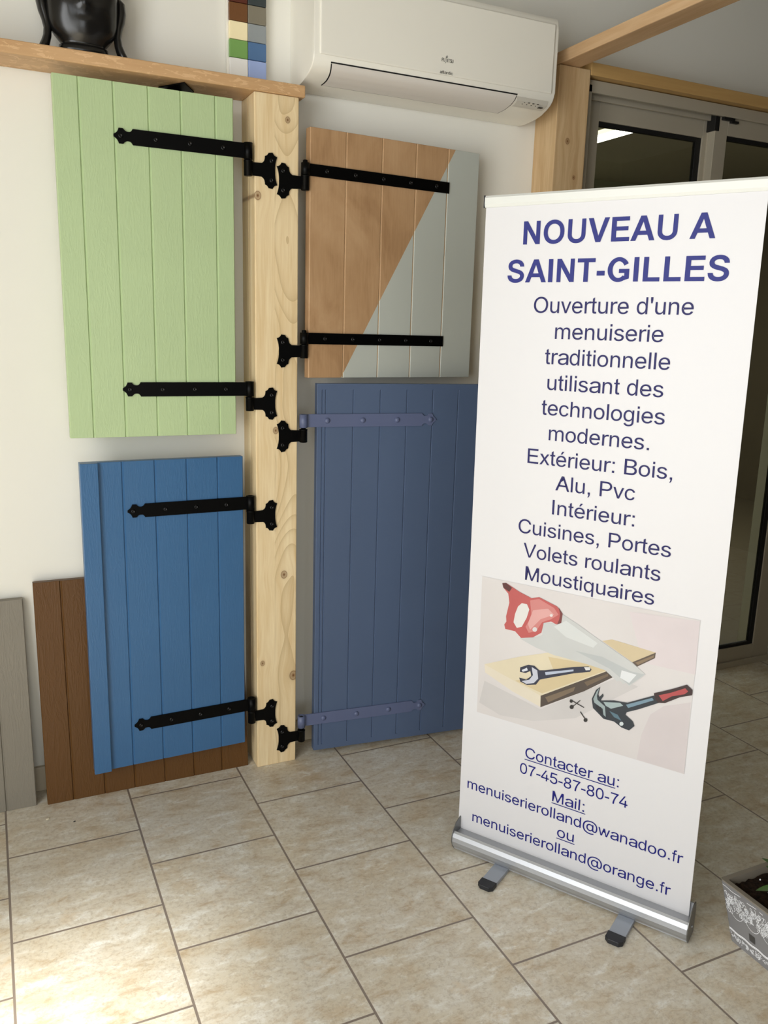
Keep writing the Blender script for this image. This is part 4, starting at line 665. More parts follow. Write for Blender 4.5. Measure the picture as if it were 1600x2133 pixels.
    if bold: 
        y0, y1 = min(ys), max(ys)
        t0, t1 = (-12, 728) if ch in 'OGS' else ((-12, 716) if ch == 'U' else (0, 716))
        fy = lambda y: t0 + (y-y0)*(t1-t0)/(y1-y0)
    elif ch in 'aceghmnopqrsuvwxzé' : fy = lambda y: y*1.367
    elif ch == '@': fy = lambda y: y*1.43 + 0
    else: fy = lambda y: y*1.404
    loops = [[(bx[0] + (p[0]-x0)*kx, fy(p[1])) for p in l] for l in src]
    loops.sort(key=lambda l: -abs(parea(l)))
    groups = []
    for l in loops:
        for g in groups:
            if inside(l[0], g[0]) and parea(l)*parea(g[0]) < 0: g.append(l); break
        else: groups.append([l])
    return groups
def text_line(mb, txt, u0, u1, v, cap, fn, bold=False, under=None):
    adv = ADVB if bold else ADV; box = BOXB if bold else BOX
    pos, x = [], 0
    for ch in txt:
        pos.append(x); x += adv[ch]
    a = pos[0] + box[txt[0]][0]; b = pos[-1] + box[txt[-1]][1]
    ku = (u1-u0)/(b-a); kv = cap/716.0
    for ch, p in zip(txt, pos):
        if ch == ' ': continue
        for g in glyph(ch, bold):
            mb.flat([[(u0 + (p+q[0]-a)*ku, v + q[1]*kv) for q in l] for l in g], fn)
    if under:
        e = u0 + (pos[under-1] + adv[txt[under-1]] - a)*ku
        mb.flat([[(u0-0.001, v-0.0062), (e, v-0.0062), (e, v-0.0040), (u0-0.001, v-0.0040)]], fn)

# ------------------------------------------------------------------ roll-up banner
BANG = math.atan2(-0.8543, 0.5198)
ban = thing('rollup_banner', 'white roll-up banner with blue French lettering and a picture of tools', 'banner', (1.1127, -0.7511, 0.0), BANG)
# local space: X along the base, -Y towards the viewer, Z up; the sheet leans slightly forward
def sheet(u, v, off=0.0):
    return (u, 0.030 - 0.0349*v - off, 0.08 + 0.9994*v)
mb = MB()
cs_ = ((-0.0055, -0.035), (0.6165, -0.035), (0.6130, 1.597), (0.0120, 1.597))
fr_ = [mb.bm.verts.new(sheet(*c)) for c in cs_]; bk_ = [mb.bm.verts.new(sheet(c[0], c[1], -0.0008)) for c in cs_]
mb.face(fr_); mb.face(bk_[::-1])
for i in range(4): mb.face([fr_[i], fr_[(i+1) % 4], bk_[(i+1) % 4], bk_[i]])
pan = mb.build('sheet', M['banner'], ban)
D = 0.0010
def line_part(name, tx, a, b, v, cap, mat, label, bold=False, under=None):
    m = MB(); text_line(m, tx, a, b, v, cap, lambda u, w: sheet(u, w, D), bold, under)
    o = m.build(name, mat, pan); o['label'] = label
for tx, a, b, v in (("NOUVEAU A", .1084, .5231, 1.5095), ("SAINT-GILLES", .0731, .5561, 1.4272)):
    line_part('heading_text', tx, a, b, v, 0.0495, M['ink_head'], 'bold violet blue heading line', True)
for tx, a, b, v in (("Ouverture d'une", .1423, .4945, 1.3603), ("menuiserie", .197, .4382, 1.3035), ("traditionnelle", .176, .4572, 1.2467), ("utilisant des", .1853, .4483, 1.1884),
                    ("technologies", .1745, .4564, 1.1307), ("modernes.", .1958, .4286, 1.0724), ("Extérieur: Bois,", .1458, .4834, 1.0135), ("Alu, Pvc", .2196, .4064, .9565),
                    ("Intérieur:", .2148, .4102, .8974), ("Cuisines, Portes", .1312, .4958, .840), ("Volets roulants", .147, .4778, .7813), ("Moustiquaires", .1552, .469, .7232)):
    line_part('body_text', tx, a, b, v, 0.0350, M['ink_body'], 'dark violet line of lettering')
for tx, a, b, v, un in (("Contacter au:", .1809, .4256, .2462, 12), ("07-45-87-80-74", .1684, .4506, .1985, None), ("Mail:", .2605, .3453, .1490, 5),
                        ("menuiserierolland@wanadoo.fr", .0186, .5898, .1010, None), ("ou", .2794, .3241, .0535, 2), ("menuiserierolland@orange.fr", .037, .5696, .0052, None)):
    line_part('contact_text', tx, a, b, v, 0.0298, M['ink_contact'], 'navy line of contact lettering', False, un)
# printed picture of tools
PIC = json.loads(r'''[["wall_tint",[[[217,208,209],[[[0.4842,0.4578],[0.5126,0.487],[0.5703,0.513],[0.5721,0.3343],[0.4628,0.3344],[0.468,0.4008]]]],[[226,215,217],[[[0.4158,0.6965],[0.571,0.7074],[0.5735,0.5815],[0.4565,0.5805]]]]]],["plank_shadow",[[[210,206,205],[[[0.0441,0.362],[0.0568,0.4276],[0.2149,0.3925],[0.4008,0.5281],[0.4512,0.5189],[0.3062,0.395],[0.1976,0.3541],[0.1059,0.3435]]]]]],["plank",[[[214,196,160],[[[0.3584,0.6107],[0.3812,0.6199],[0.4836,0.6121],[0.4326,0.5755]]]],[[92,78,66],[[[0.4326,0.5755],[0.4836,0.6121],[0.4831,0.5983],[0.4444,0.5672]]]],[[140,118,92],[[[0.4395,0.5761],[0.4802,0.605],[0.4797,0.5989],[0.4461,0.5722]]]],[[229,217,188],[[[0.0549,0.4735],[0.1518,0.5188],[0.2341,0.5514],[0.3188,0.5452],[0.3903,0.5482],[0.2136,0.4291]]]],[[218,199,158],[[[0.2271,0.5377],[0.3114,0.5433],[0.3815,0.5452],[0.2172,0.4363],[0.1429,0.4508],[0.245,0.5024]]]],[[232,222,202],[[[0.0549,0.4735],[0.2136,0.4291],[0.2146,0.3986],[0.1361,0.4198],[0.058,0.4512]]]],[[78,66,58],[[[0.2136,0.4291],[0.3903,0.5482],[0.3918,0.5276],[0.3239,0.4721],[0.2146,0.3978]]]],[[122,104,84],[[[0.2257,0.4284],[0.3007,0.4775],[0.2977,0.4648],[0.2344,0.4166]]]],[[112,94,74],[[[0.3223,0.4953],[0.3787,0.533],[0.3793,0.5262],[0.3303,0.4876]]]]]],["saw",[[[207,209,208],[[[0.1493,0.5676],[0.1929,0.5811],[0.2082,0.5906],[0.2122,0.623],[0.2488,0.6293],[0.2578,0.6553],[0.2975,0.6384],[0.3661,0.605],[0.4326,0.5743],[0.4657,0.5537],[0.4304,0.5143],[0.4228,0.5206],[0.416,0.5169],[0.4084,0.5232],[0.4015,0.5187],[0.392,0.525],[0.371,0.5394],[0.3264,0.5433],[0.2656,0.5454],[0.2423,0.5455],[0.1945,0.5536],[0.1782,0.5584]]]],[[222,225,224],[[[0.2378,0.6191],[0.2671,0.6412],[0.3481,0.6025],[0.3381,0.5887],[0.2698,0.5993]]]],[[192,196,197],[[[0.2945,0.5702],[0.3814,0.5459],[0.4302,0.5169],[0.464,0.5532],[0.4344,0.5522],[0.3613,0.5714]]]],[[233,236,238],[[[0.4099,0.5496],[0.4453,0.5475],[0.4298,0.5225],[0.4078,0.53]]]],[[196,90,88],[[[0.0954,0.7026],[0.1056,0.7054],[0.143,0.6893],[0.1755,0.6795],[0.1948,0.6863],[0.2422,0.6723],[0.2554,0.6578],[0.2563,0.6426],[0.2525,0.6309],[0.2432,0.6261],[0.2293,0.6308],[0.2103,0.6226],[0.2059,0.596],[0.185,0.5792],[0.1533,0.5697],[0.1362,0.5838],[0.1093,0.5837],[0.1059,0.595],[0.1113,0.6043],[0.1098,0.618],[0.117,0.6555],[0.113,0.6785],[0.0988,0.6915]]]],[[214,134,130],[[[0.1719,0.6729],[0.1951,0.6817],[0.2349,0.6668],[0.2473,0.6522],[0.229,0.6365],[0.2063,0.6236],[0.192,0.5967],[0.1725,0.5882],[0.1637,0.6021],[0.1781,0.6331]]]],[[228,170,166],[[[0.1811,0.6495],[0.2197,0.6617],[0.2359,0.6497],[0.202,0.6305],[0.176,0.597],[0.1692,0.6113]]]],[[92,42,42],[[[0.0954,0.7026],[0.1056,0.7054],[0.1224,0.6961],[0.1156,0.6838],[0.0988,0.6915]]]],[[120,52,52],[[[0.2461,0.6712],[0.2574,0.6563],[0.2554,0.6328],[0.2451,0.6265],[0.2499,0.6412],[0.251,0.6549]]]],[[233,231,227],[[[0.1505,0.6614],[0.1645,0.6616],[0.1712,0.6493],[0.1656,0.6264],[0.1537,0.5999],[0.1406,0.5937],[0.1309,0.6067],[0.1339,0.6293],[0.1409,0.6507]]]],[[236,228,226],[[[0.233,0.6471],[0.2324,0.6447],[0.2306,0.6429],[0.2282,0.6424],[0.2262,0.6433],[0.2253,0.6454],[0.2259,0.6478],[0.2278,0.6497],[0.2301,0.6502],[0.2321,0.6492]]]],[[226,222,222],[[[0.1949,0.6022],[0.1939,0.5982],[0.1909,0.5952],[0.187,0.5943],[0.1837,0.5959],[0.1823,0.5993],[0.1833,0.6032],[0.1863,0.6062],[0.1902,0.6071],[0.1935,0.6055]]]]]],["wrench",[[[40,44,66],[[[0.1553,0.4911],[0.1771,0.5037],[0.1932,0.505],[0.2065,0.4964],[0.2214,0.5003],[0.2936,0.5278],[0.3305,0.5389],[0.3383,0.5328],[0.3351,0.5261],[0.2946,0.5115],[0.2227,0.4784],[0.2091,0.4719],[0.2,0.456],[0.176,0.4483],[0.1573,0.4526],[0.1539,0.4629],[0.1732,0.4623],[0.186,0.4755],[0.1828,0.4881],[0.1703,0.4795],[0.1547,0.4787]]]],[[205,208,222],[[[0.1862,0.5],[0.201,0.4949],[0.205,0.4737],[0.1938,0.4584],[0.1738,0.4509],[0.1613,0.455],[0.1813,0.4644],[0.1906,0.4792],[0.1875,0.4914]]]],[[222,226,236],[[[0.1597,0.4849],[0.1735,0.495],[0.1759,0.4883],[0.1628,0.4808]]]],[[190,200,220],[[[0.2217,0.4955],[0.294,0.5216],[0.2943,0.5169],[0.2241,0.4881]]]],[[228,228,226],[[[0.3196,0.5345],[0.3342,0.5383],[0.3348,0.5307],[0.3246,0.5272]]]]]],["nails",[[[52,46,46],[[[0.2914,0.442],[0.3273,0.4311],[0.3263,0.4288],[0.2904,0.4397]]]],[[52,46,46],[[[0.2959,0.4231],[0.3154,0.4468],[0.317,0.4454],[0.2975,0.4217]]]],[[52,46,46],[[[0.3191,0.4176],[0.3336,0.4006],[0.3318,0.3987],[0.3173,0.4157]]]],[[30,28,28],[[[0.2979,0.4389],[0.2973,0.4361],[0.2953,0.4339],[0.2928,0.4332],[0.2906,0.4342],[0.2896,0.4365],[0.2902,0.4393],[0.2922,0.4414],[0.2948,0.4422],[0.297,0.4412]]]],[[30,28,28],[[[0.3012,0.4241],[0.3004,0.4206],[0.2979,0.4178],[0.2946,0.4169],[0.2919,0.4181],[0.2906,0.4211],[0.2914,0.4246],[0.2939,0.4274],[0.2972,0.4283],[0.3,0.4271]]]],[[30,28,28],[[[0.3376,0.3999],[0.3369,0.3967],[0.3346,0.3941],[0.3316,0.3932],[0.3291,0.3943],[0.3279,0.397],[0.3286,0.4003],[0.3309,0.4029],[0.3339,0.4038],[0.3365,0.4027]]]]]],["hammer",[[[34,44,54],[[[0.3444,0.4581],[0.353,0.4841],[0.3626,0.4945],[0.3593,0.4741],[0.3623,0.4679],[0.37,0.479],[0.3722,0.4738],[0.3658,0.4602],[0.3981,0.4694],[0.4161,0.4707],[0.4302,0.4728],[0.4886,0.5073],[0.5024,0.4935],[0.4558,0.4629],[0.4304,0.4485],[0.4274,0.441],[0.4462,0.4291],[0.4509,0.4189],[0.4393,0.4036],[0.4212,0.4059],[0.4022,0.4158],[0.3765,0.4152],[0.349,0.4356]]]],[[156,172,174],[[[0.3481,0.4591],[0.3551,0.4807],[0.3606,0.4909],[0.3563,0.4693],[0.3584,0.4601],[0.3778,0.4479],[0.3816,0.4215],[0.3758,0.4257],[0.3728,0.4406],[0.3517,0.4503]]]],[[168,186,188],[[[0.3733,0.4584],[0.4127,0.4678],[0.421,0.4624],[0.3926,0.4464],[0.3795,0.4504]]]],[[20,24,32],[[[0.355,0.4453],[0.3689,0.4434],[0.3741,0.4232],[0.3584,0.4344]]]],[[120,150,168],[[[0.4271,0.4669],[0.4857,0.5012],[0.4895,0.4962],[0.433,0.4601]]]],[[88,120,136],[[[0.3894,0.4396],[0.4098,0.4358],[0.4198,0.4231],[0.4013,0.4274]]]],[[214,224,226],[[[0.4253,0.417],[0.4246,0.4135],[0.4223,0.4108],[0.4193,0.4099],[0.4166,0.4111],[0.4155,0.414],[0.4162,0.4174],[0.4185,0.4201],[0.4215,0.421],[0.4241,0.4198]]]],[[50,26,28],[[[0.4881,0.5132],[0.5125,0.5264],[0.5316,0.5372],[0.5582,0.5537],[0.5715,0.5446],[0.5718,0.5318],[0.5465,0.5199],[0.5151,0.4964],[0.5001,0.4929],[0.4926,0.5002]]]],[[184,74,76],[[[0.4995,0.5115],[0.526,0.5253],[0.5558,0.5446],[0.5629,0.5385],[0.5555,0.5298],[0.5284,0.517],[0.5097,0.5001]]]]]]]''')
pm = {}
def ink(rgb):
    k = tuple(rgb)
    if k not in pm: pm[k] = paint('print_ink', lin(*[c*0.88 for c in rgb]), 0.5, 0.05)
    return pm[k]
t = NT('print_backdrop')
t.base(t.ramp(t.noise(t.coord(), 4, 2), [(0.3, lin(194, 189, 188)), (0.7, lin(200, 196, 195))])); t.set(0.5); M['pic'] = t.m
mb = MB(); mb.flat([rect(.0385, .5725, .3330, .7100)], lambda u, w: sheet(u, w, 0.0008)); pic = mb.build('printed_picture', M['pic'], pan); pic['label'] = 'printed picture of saw, plank, wrench and hammer'
lay = 0.0010
mb = MB(); mats = []
for nm, polys in PIC:
    for rgb, loops in polys:
        lay += 0.00006
        mt = ink(rgb)
        if mt not in mats: mats.append(mt)
        mb.mi = mats.index(mt)
        mb.flat(loops, lambda u, w, L=lay: sheet(u, w, L))
o = mb.build('printed_tools', mats, pan)
# hardware
mb = MB(); mb.prism([(-0.028, 1.672), (-0.031, 1.678), (-0.031, 1.693), (-0.027, 1.698), (-0.020, 1.698), (-0.018, 1.692), (-0.018, 1.672)], 0, 0.010, 0.628, 0.0008)
# the rail sits on the sheet's top edge
rail = mb.build('top_rail', M['alu_white'], ban)
for x0 in (0.0080, 0.6280):
    mb = MB(); mb.box(x0, x0+0.002, -0.032, -0.017, 1.6715, 1.6985, 0.0006); mb.build('end_cap', M['rubber'], rail)
cas = [(0.0, 0.004), (-0.0035, 0.006), (-0.0035, 0.011), (-0.0075, 0.0125), (-0.0135, 0.022), (-0.0172, 0.034), (-0.0160, 0.046), (-0.0105, 0.0555), (-0.0055, 0.0600), (-0.003, 0.0585), (0.004, 0.050), (0.038, 0.050),
       (0.0395, 0.083), (0.046, 0.081), (0.051, 0.072), (0.052, 0.040), (0.050, 0.004)]
mb = MB(); mb.prism(cas, 0, 0.002, 0.6245); mb.build('cassette', M['alu'], ban)
ep = [(0.001, 0.001), (-0.010, 0.014), (-0.0185, 0.034), (-0.0175, 0.050), (-0.012, 0.064), (0.004, 0.080), (0.028, 0.088), (0.047, 0.084), (0.0535, 0.070), (0.054, 0.040), (0.051, 0.001)]
for x0, x1 in ((-0.0005, 0.002), (0.6245, 0.627)):
    mb = MB(); mb.prism(ep, 0, x0, x1, 0.0005, seg=1); mb.build('end_plate', M['end_plate'], ban)
mb = MB(); mb.lathe([(0.0035, 0), (0.0035, 0.002), (0.0015, 0.003)], (0.627, 0.022, 0.034), 0, 12); mb.build('end_screw', M['alu'], ban)
for x0 in (0.127, 0.4625):
    mb = MB(); mb.box(x0, x0+0.040, -0.082, 0.045, 0.0005, 0.011, 0.001); ft = mb.build('foot', M['alu_foot'], ban)
    mb = MB(); mb.prism([(x0-0.0012, -0.078), (x0-0.0012, -0.100), (x0+0.008, -0.1085), (x0+0.033, -0.1085), (x0+0.0412, -0.100), (x0+0.0412, -0.078)], 2, 0.0, 0.0125, 0.0015)
    mb.build('foot_cap', M['rubber'], ft)
# support pole behind the sheet
mb = MB(); mb.tube([(0.313, 0.046, 0.06), (0.313, -0.012, 1.685)], 0.006, 10); mb.build('support_pole', M['alu'], ban)

# ------------------------------------------------------------------ air conditioner
acx0, acx1 = 0.889, 1.681
ac = thing('air_conditioner', 'white wall-mounted air conditioner above the half-painted plywood shutter', 'air conditioner', (1.285, 0, 2.06))
AT = Matrix.Translation((-1.285, 0, -2.06))
prof = [(-0.0008, 2.062), (-0.0008, 2.330), (-0.170, 2.333), (-0.184, 2.329), (-0.1905, 2.318), (-0.1925, 2.300), (-0.1935, 2.120), (-0.1915, 2.108), (-0.186, 2.098), (-0.176, 2.088), (-0.158, 2.0785), (-0.130, 2.0695), (-0.100, 2.0640), (-0.060, 2.0610), (-0.030, 2.060)]
mb = MB(); mb.prism(prof, 0, acx0, acx1, 0.0)
ends = [e for e in mb.bm.edges if abs(e.verts[0].co.x-e.verts[1].co.x) < 1e-6 and max(e.verts[0].co.y, e.verts[1].co.y) < -0.01]
bmesh.ops.bevel(mb.bm, geom=ends, offset=0.011, segments=4, profile=0.5, affect='EDGES', clamp_overlap=True)
for f in mb.bm.faces: f.smooth = True
mb.xform(AT); cs = mb.build('casing', M['ac'], ac)
mod = cs.modifiers.new('edges', 'EDGE_SPLIT'); mod.split_angle = math.radians(38)
def under(y):
    pts = sorted([(p[0], p[1]) for p in prof[6:]])
    for a, b in zip(pts, pts[1:]):
        if a[0] <= y <= b[0]: return a[1] + (b[1]-a[1])*(y-a[0])/(b[0]-a[0])
    return pts[-1][1]
def strip(name, mat, x0, x1, ya, yb, off, parent, dxa=0.0, dxb=0.0, n=14):
    """a curved plate following the underside between depths ya..yb; dxa shifts the ends of the front edge"""
    b = MB(); rows = []
    for i in range(n+1):
        k = i/n; y = ya+(yb-ya)*k; z = under(y)
        d = 0.002; ty, tz = 2*d, under(min(y+d, -0.031))-under(max(y-d, -0.1934)); L = math.hypot(ty, tz); ny, nz = tz/L, -ty/L
        sag = 4*k*(1-k)*0.006
        rows.append([b.bm.verts.new((x0+dxa*(1-k)+sag*1.0, y+ny*off, z+nz*off)), b.bm.verts.new((x1-dxb*(1-k)+sag*0.6, y+ny*off, z+nz*off))])
    for A, B in zip(rows, rows[1:]): b.face([A[0], A[1], B[1], B[0]], True)
    b.xform(AT); return b.build(name, mat, parent)
strip('outlet_gap', M['gasket'], 0.944, 1.536, -0.1885, -0.100, 0.0007, ac, -0.004, -0.012)
strip('air_flap', M['ac_flap'], 0.9475, 1.533, -0.1868, -0.1025, 0.0016, ac, -0.004, -0.012)
dp = strip('display_strip', M['ac_grey'], 1.552, 1.664, -0.185, -0.152, 0.0012, ac, -0.004, 0.0)
mb = MB()
for i in range(4):
    x = 1.580+0.0165*i; y = -0.168; mb.lathe([(0.0016, -0.0002), (0.0016, 0.0012)], (x, y, under(y)-0.0022), 2, 8)
    y = -0.1745
    if i == 0: mb.box(x+0.002, x+0.0035, y-0.004, y, under(y)-0.0030, under(y)-0.0020)
    else:
        for k in range(10):
            a = 2*PI*k/10; mb.lathe([(0.0009, -0.0002), (0.0009, 0.001)], (x+0.003+0.0028*math.cos(a), y-0.001+0.0022*math.sin(a), under(y-0.001)-0.0026), 2, 6)
mb.box(1.640, 1.655, -0.171, -0.160, under(-0.165)-0.0036, under(-0.165)-0.0016)
mb.xform(AT); mb.build('indicator', M['ac_ink'], dp)
FY = -0.1925
mb = MB()   # front cover plate
mb.box(acx0+0.016, acx1-0.014, FY-0.0055, FY+0.002, 2.1155, 2.3105, 0.004, 3); mb.xform(AT); fp = mb.build('front_cover', M['ac'], ac)
fn = lambda u, w: (u, FY-0.0062, w)
mb = MB()
for ch, x in (('F', 1.277), ('U', 1.2825), ('I', 1.2955), ('T', 1.2985), ('S', 1.3045), ('U', 1.3100)):
    wd = 0.0014 if ch == 'I' else 0.0050
    zb, cp = 2.1505, 0.0092
    text_line(mb, ch, x, x+wd, zb, cp, fn); text_line(mb, ch, x+0.0004, x+wd+0.0004, zb, cp, fn)
# long swung J with the looped mark above
mb.xform(Matrix.Identity(4))
def ribbon(b, pts, w):
    for (x0, z0), (x1, z1) in zip(pts, pts[1:]):
        d = math.hypot(x1-x0, z1-z0); nx, nz = -(z1-z0)/d*w/2, (x1-x0)/d*w/2
        b.flat([[(x0-nx, z0-nz), (x1-nx, z1-nz), (x1+nx, z1+nz), (x0+nx, z0+nz)]], fn)
ribbon(mb, [(1.2878, 2.1470), (1.2902, 2.1482), (1.2912, 2.1505), (1.2912, 2.1600), (1.2906, 2.1622), (1.2910, 2.1645), (1.2935, 2.1668), (1.2960, 2.1668), (1.2962, 2.1650), (1.2938, 2.1634), (1.2912, 2.1630), (1.2935, 2.1622), (1.2962, 2.1630)], 0.0011)
mb.xform(AT); mb.build('maker_logo', M['ac_ink'], fp)
mb = MB(); text_line(mb, 'atlantic', 1.2725, 1.3150, 2.1095+0.009, 0.0085, fn); text_line(mb, 'atlantic', 1.2728, 1.3153, 2.1095+0.009, 0.0085, fn)
mb.xform(AT); mb.build('maker_logo', M['ac_ink'], fp)

# ------------------------------------------------------------------ colour sample board on the shelf
sb = thing('color_sample_board', 'narrow board of painted colour sample blocks standing on the oak shelf', 'sample board', (0.755, -0.012, SZ1+0.0005))
mb = MB(); mb.box(-0.0575, 0.0565, -0.004, 0.009, 0, 0.62, 0.001); mb.build('backing', M['ac'], sb)
rows_l = [(244, 243, 238), (122, 166, 90), (250, 236, 192), (112, 72, 38), (88, 40, 26), (40, 60, 48), (150, 30, 36), (225, 180, 60), (90, 110, 60), (60, 36, 26), (205, 190, 160), (240, 240, 236)]
rows_r = [(164, 184, 232), (82, 116, 158), (146, 152, 154), (128, 122, 106), (56, 64, 66), (70, 80, 110), (30, 40, 70), (100, 130, 140), (170, 160, 150), (60, 60, 62), (90, 70, 90), (200, 200, 205)]
names_l = ['white', 'leaf green', 'cream', 'mid brown', 'dark brown']; names_r = ['light lavender blue', 'denim blue', 'cool grey', 'taupe grey', 'anthracite']
for side_, rows, names in ((0, rows_l, names_l), (1, rows_r, names_r)):
    for i, c in enumerate(rows):
        x0 = -0.053 if side_ == 0 else 0.0005; x1 = -0.0005 if side_ == 0 else 0.053
        z0 = 0.0005 + 0.0465*i + (0.026 if side_ == 0 else 0.020)*0 + 0.0255
        if i == 0: z0 = 0.0005
        zt = 0.0255 + 0.0465*(i+1) - 0.0006
        b = MB(); b.box(x0, x1, -0.016, -0.0042, z0, zt, 0.0022)
        o = b.build('sample_block', paint('sample_paint', lin(*c), 0.4, 0.02, grain=0.1 if i in (3, 4) else 0.0), sb)
        if i < 5: o['label'] = names[i] + ' sample block'

# ------------------------------------------------------------------ head statue on the shelf
st = thing('head_statue', 'glossy black carved head with long earlobes standing on the oak shelf', 'statue', (0.312, -0.074, SZ1+0.0003))
def gauss(a, b): return math.exp(-(a/b)**2)
mb = MB()
ZS = [0.0, 0.010, 0.0195, 0.020, 0.026, 0.034, 0.043, 0.053, 0.064, 0.076, 0.088, 0.100, 0.112, 0.124, 0.136, 0.150, 0.165, 0.180, 0.200, 0.220, 0.240, 0.258, 0.272, 0.282, 0.290, 0.300, 0.315, 0.328, 0.336, 0.340]
HW = [0.060, 0.060, 0.059, 0.052, 0.055, 0.062, 0.070, 0.0765, 0.0805, 0.0835, 0.0850, 0.0862, 0.0868, 0.0870, 0.0872, 0.0872, 0.0870, 0.0866, 0.0850, 0.080, 0.071, 0.060, 0.048, 0.040, 0.038, 0.037, 0.033, 0.025, 0.014, 0.004]
N = 72
rings = []
for z, w in zip(ZS, HW):
    ring = []
    for k in range(N):
        a = 2*PI*k/N
        cx, cy = math.cos(a), math.sin(a)
        dep = 0.62*w if z < 0.02 else 0.66*w
        x = w*math.copysign(abs(cx)**0.85, cx); y = dep*math.copysign(abs(cy)**0.9, cy)
        if cy < 0 and z >= 0.02:      # face features on the front half
            fr = 0.0
            fr += 0.006*gauss(x, 0.026)*gauss(z-0.040, 0.013)                      # chin
            fr += 0.0065*gauss(x, 0.020)*gauss(z-0.0655, 0.0055)                   # lower lip
            fr -= 0.004*gauss(x, 0.026)*gauss(z-0.0735, 0.0028)                    # mouth line
            fr += 0.0065*gauss(x, 0.022)*gauss(z-0.0800, 0.0050)                   # upper lip
            fr -= 0.003*gauss(x, 0.005)*gauss(z-0.091, 0.006)                      # groove under the nose
            fr += 0.016*gauss(x, 0.011)*gauss(z-0.107, 0.010) + 0.011*gauss(x, 0.0075)*gauss(z-0.132, 0.022)   # nose
            fr += 0.005*(gauss(x-0.013, 0.006)+gauss(x+0.013, 0.006))*gauss(z-0.104, 0.006)                  # nostrils
            fr -= 0.006*(gauss(x-0.032, 0.014)+gauss(x+0.032, 0.014))*gauss(z-0.147, 0.010)                  # eye sockets
            fr += 0.005*(gauss(x-0.032, 0.013)+gauss(x+0.032, 0.013))*gauss(z-0.143, 0.006)                  # lids
            fr += 0.005*gauss(abs(x)-0.032, 0.022)*gauss(z-0.162, 0.005)                                     # brow
            fr += 0.004*(gauss(x-0.042, 0.018)+gauss(x+0.042, 0.018))*gauss(z-0.105, 0.020)                  # cheeks
            y -= fr
        if z > 0.19:
            s_ = 0.0022*math.sin(18*a + 3*math.floor(z/0.012))*math.sin(z*520)
            x += s_*cx; y += s_*cy
        ring.append(mb.bm.verts.new((x, y, z)))
    rings.append(ring)
for A, B in zip(rings, rings[1:]):
    for k in range(N): mb.face([A[k], A[(k+1) % N], B[(k+1) % N], B[k]], True)
mb.face(rings[0][::-1]); mb.face(rings[-1])
mb.build('head', M['statue'], st)
for s_ in (-1, 1):
    mb = MB(); path = []
    for zz, xx, yy in ((0.150, 0.084, 0.004), (0.135, 0.0945, 0.004), (0.115, 0.095, 0.004), (0.095, 0.0915, 0.003), (0.075, 0.0865, 0.002), (0.055, 0.0835, 0.0), (0.035, 0.0855, -0.002), (0.018, 0.091, -0.004), (0.006, 0.0965, -0.005), (0.0015, 0.0985, -0.005)):
        path.append((s_*xx, yy, zz))
    mb.tube(path, [0.007, 0.012, 0.013, 0.0125, 0.0105, 0.0095, 0.0100, 0.0110, 0.0115, 0.0105], 14)
    for v_ in mb.bm.verts: v_.co.y = (v_.co.y)*1.5
    mb.build('earlobe', M['statue'], st)

# ------------------------------------------------------------------ planter
PW, PL, PH = 0.17, 0.34, 0.150
pl = thing('flower_planter', 'grey zinc planter with white lace print and a small green plant', 'planter', (1.524, -1.283, 0.0))
def ptop(x, y): return (x, -y, PH)
mb = MB()
def ringz(i_x, i_y, z, r=0.006):
    x0, x1, y0, y1 = i_x, PW-i_x, -i_y, -(PL-i_y)
    out = []
    for cx, cy, a0 in ((x1-r, y0-r, 0), (x0+r, y0-r, PI/2), (x0+r, y1+r, PI), (x1-r, y1+r, 1.5*PI)):
        for k in range(4):
            a = a0 + PI/2*k/3; out.append(mb.bm.verts.new((cx+r*math.cos(a), cy+r*math.sin(a), z)))
    return out
R_ = [ringz(0.020, 0.034, 0.0), ringz(0.0005, 0.0008, PH-0.004), ringz(0, 0, PH-0.003), ringz(0, 0, PH), ringz(0.012, 0.012, PH), ringz(0.0145, 0.016, PH-0.022)]
for A, B in zip(R_, R_[1:]):
    for k in range(16): mb.face([A[k], A[(k+1) % 16], B[(k+1) % 16], B[k]], False)
mb.face(R_[0][::-1])
f_rim = [f for f in mb.bm.faces if all(v_.co.z > PH-0.024 for v_ in f.verts)]
for f in f_rim: f.material_index = 1
mb.face(R_[-1])
pot = mb.build('pot', [M['zinc'], M['zinc_worn']], pl)
mb = MB()
NX, NY = 14, 26
random.seed(4)
g = [[mb.bm.verts.new((0.0155+(PW-0.031)*i/NX, -(0.017+(PL-0.034)*j/NY), PH-0.016+random.uniform(-0.003, 0.003))) for j in range(NY+1)] for i in range(NX+1)]
for i in range(NX):
    for j in range(NY): mb.face([g[i][j], g[i+1][j], g[i+1][j+1], g[i][j+1]], True)
tag(mb.build('soil', M['soil'], pl))
mb = MB()
for _ in range(26):
    x, y = random.uniform(0.02, PW-0.02), -random.uniform(0.02, PL-0.02); r = random.uniform(0.0012, 0.0028)
    mb.lathe([(r*0.5, -r), (r, 0), (r*0.5, r)], (x, y, PH-0.0125), 2, 6)
tag(mb.build('perlite', M['lace'], pl), kind='stuff')
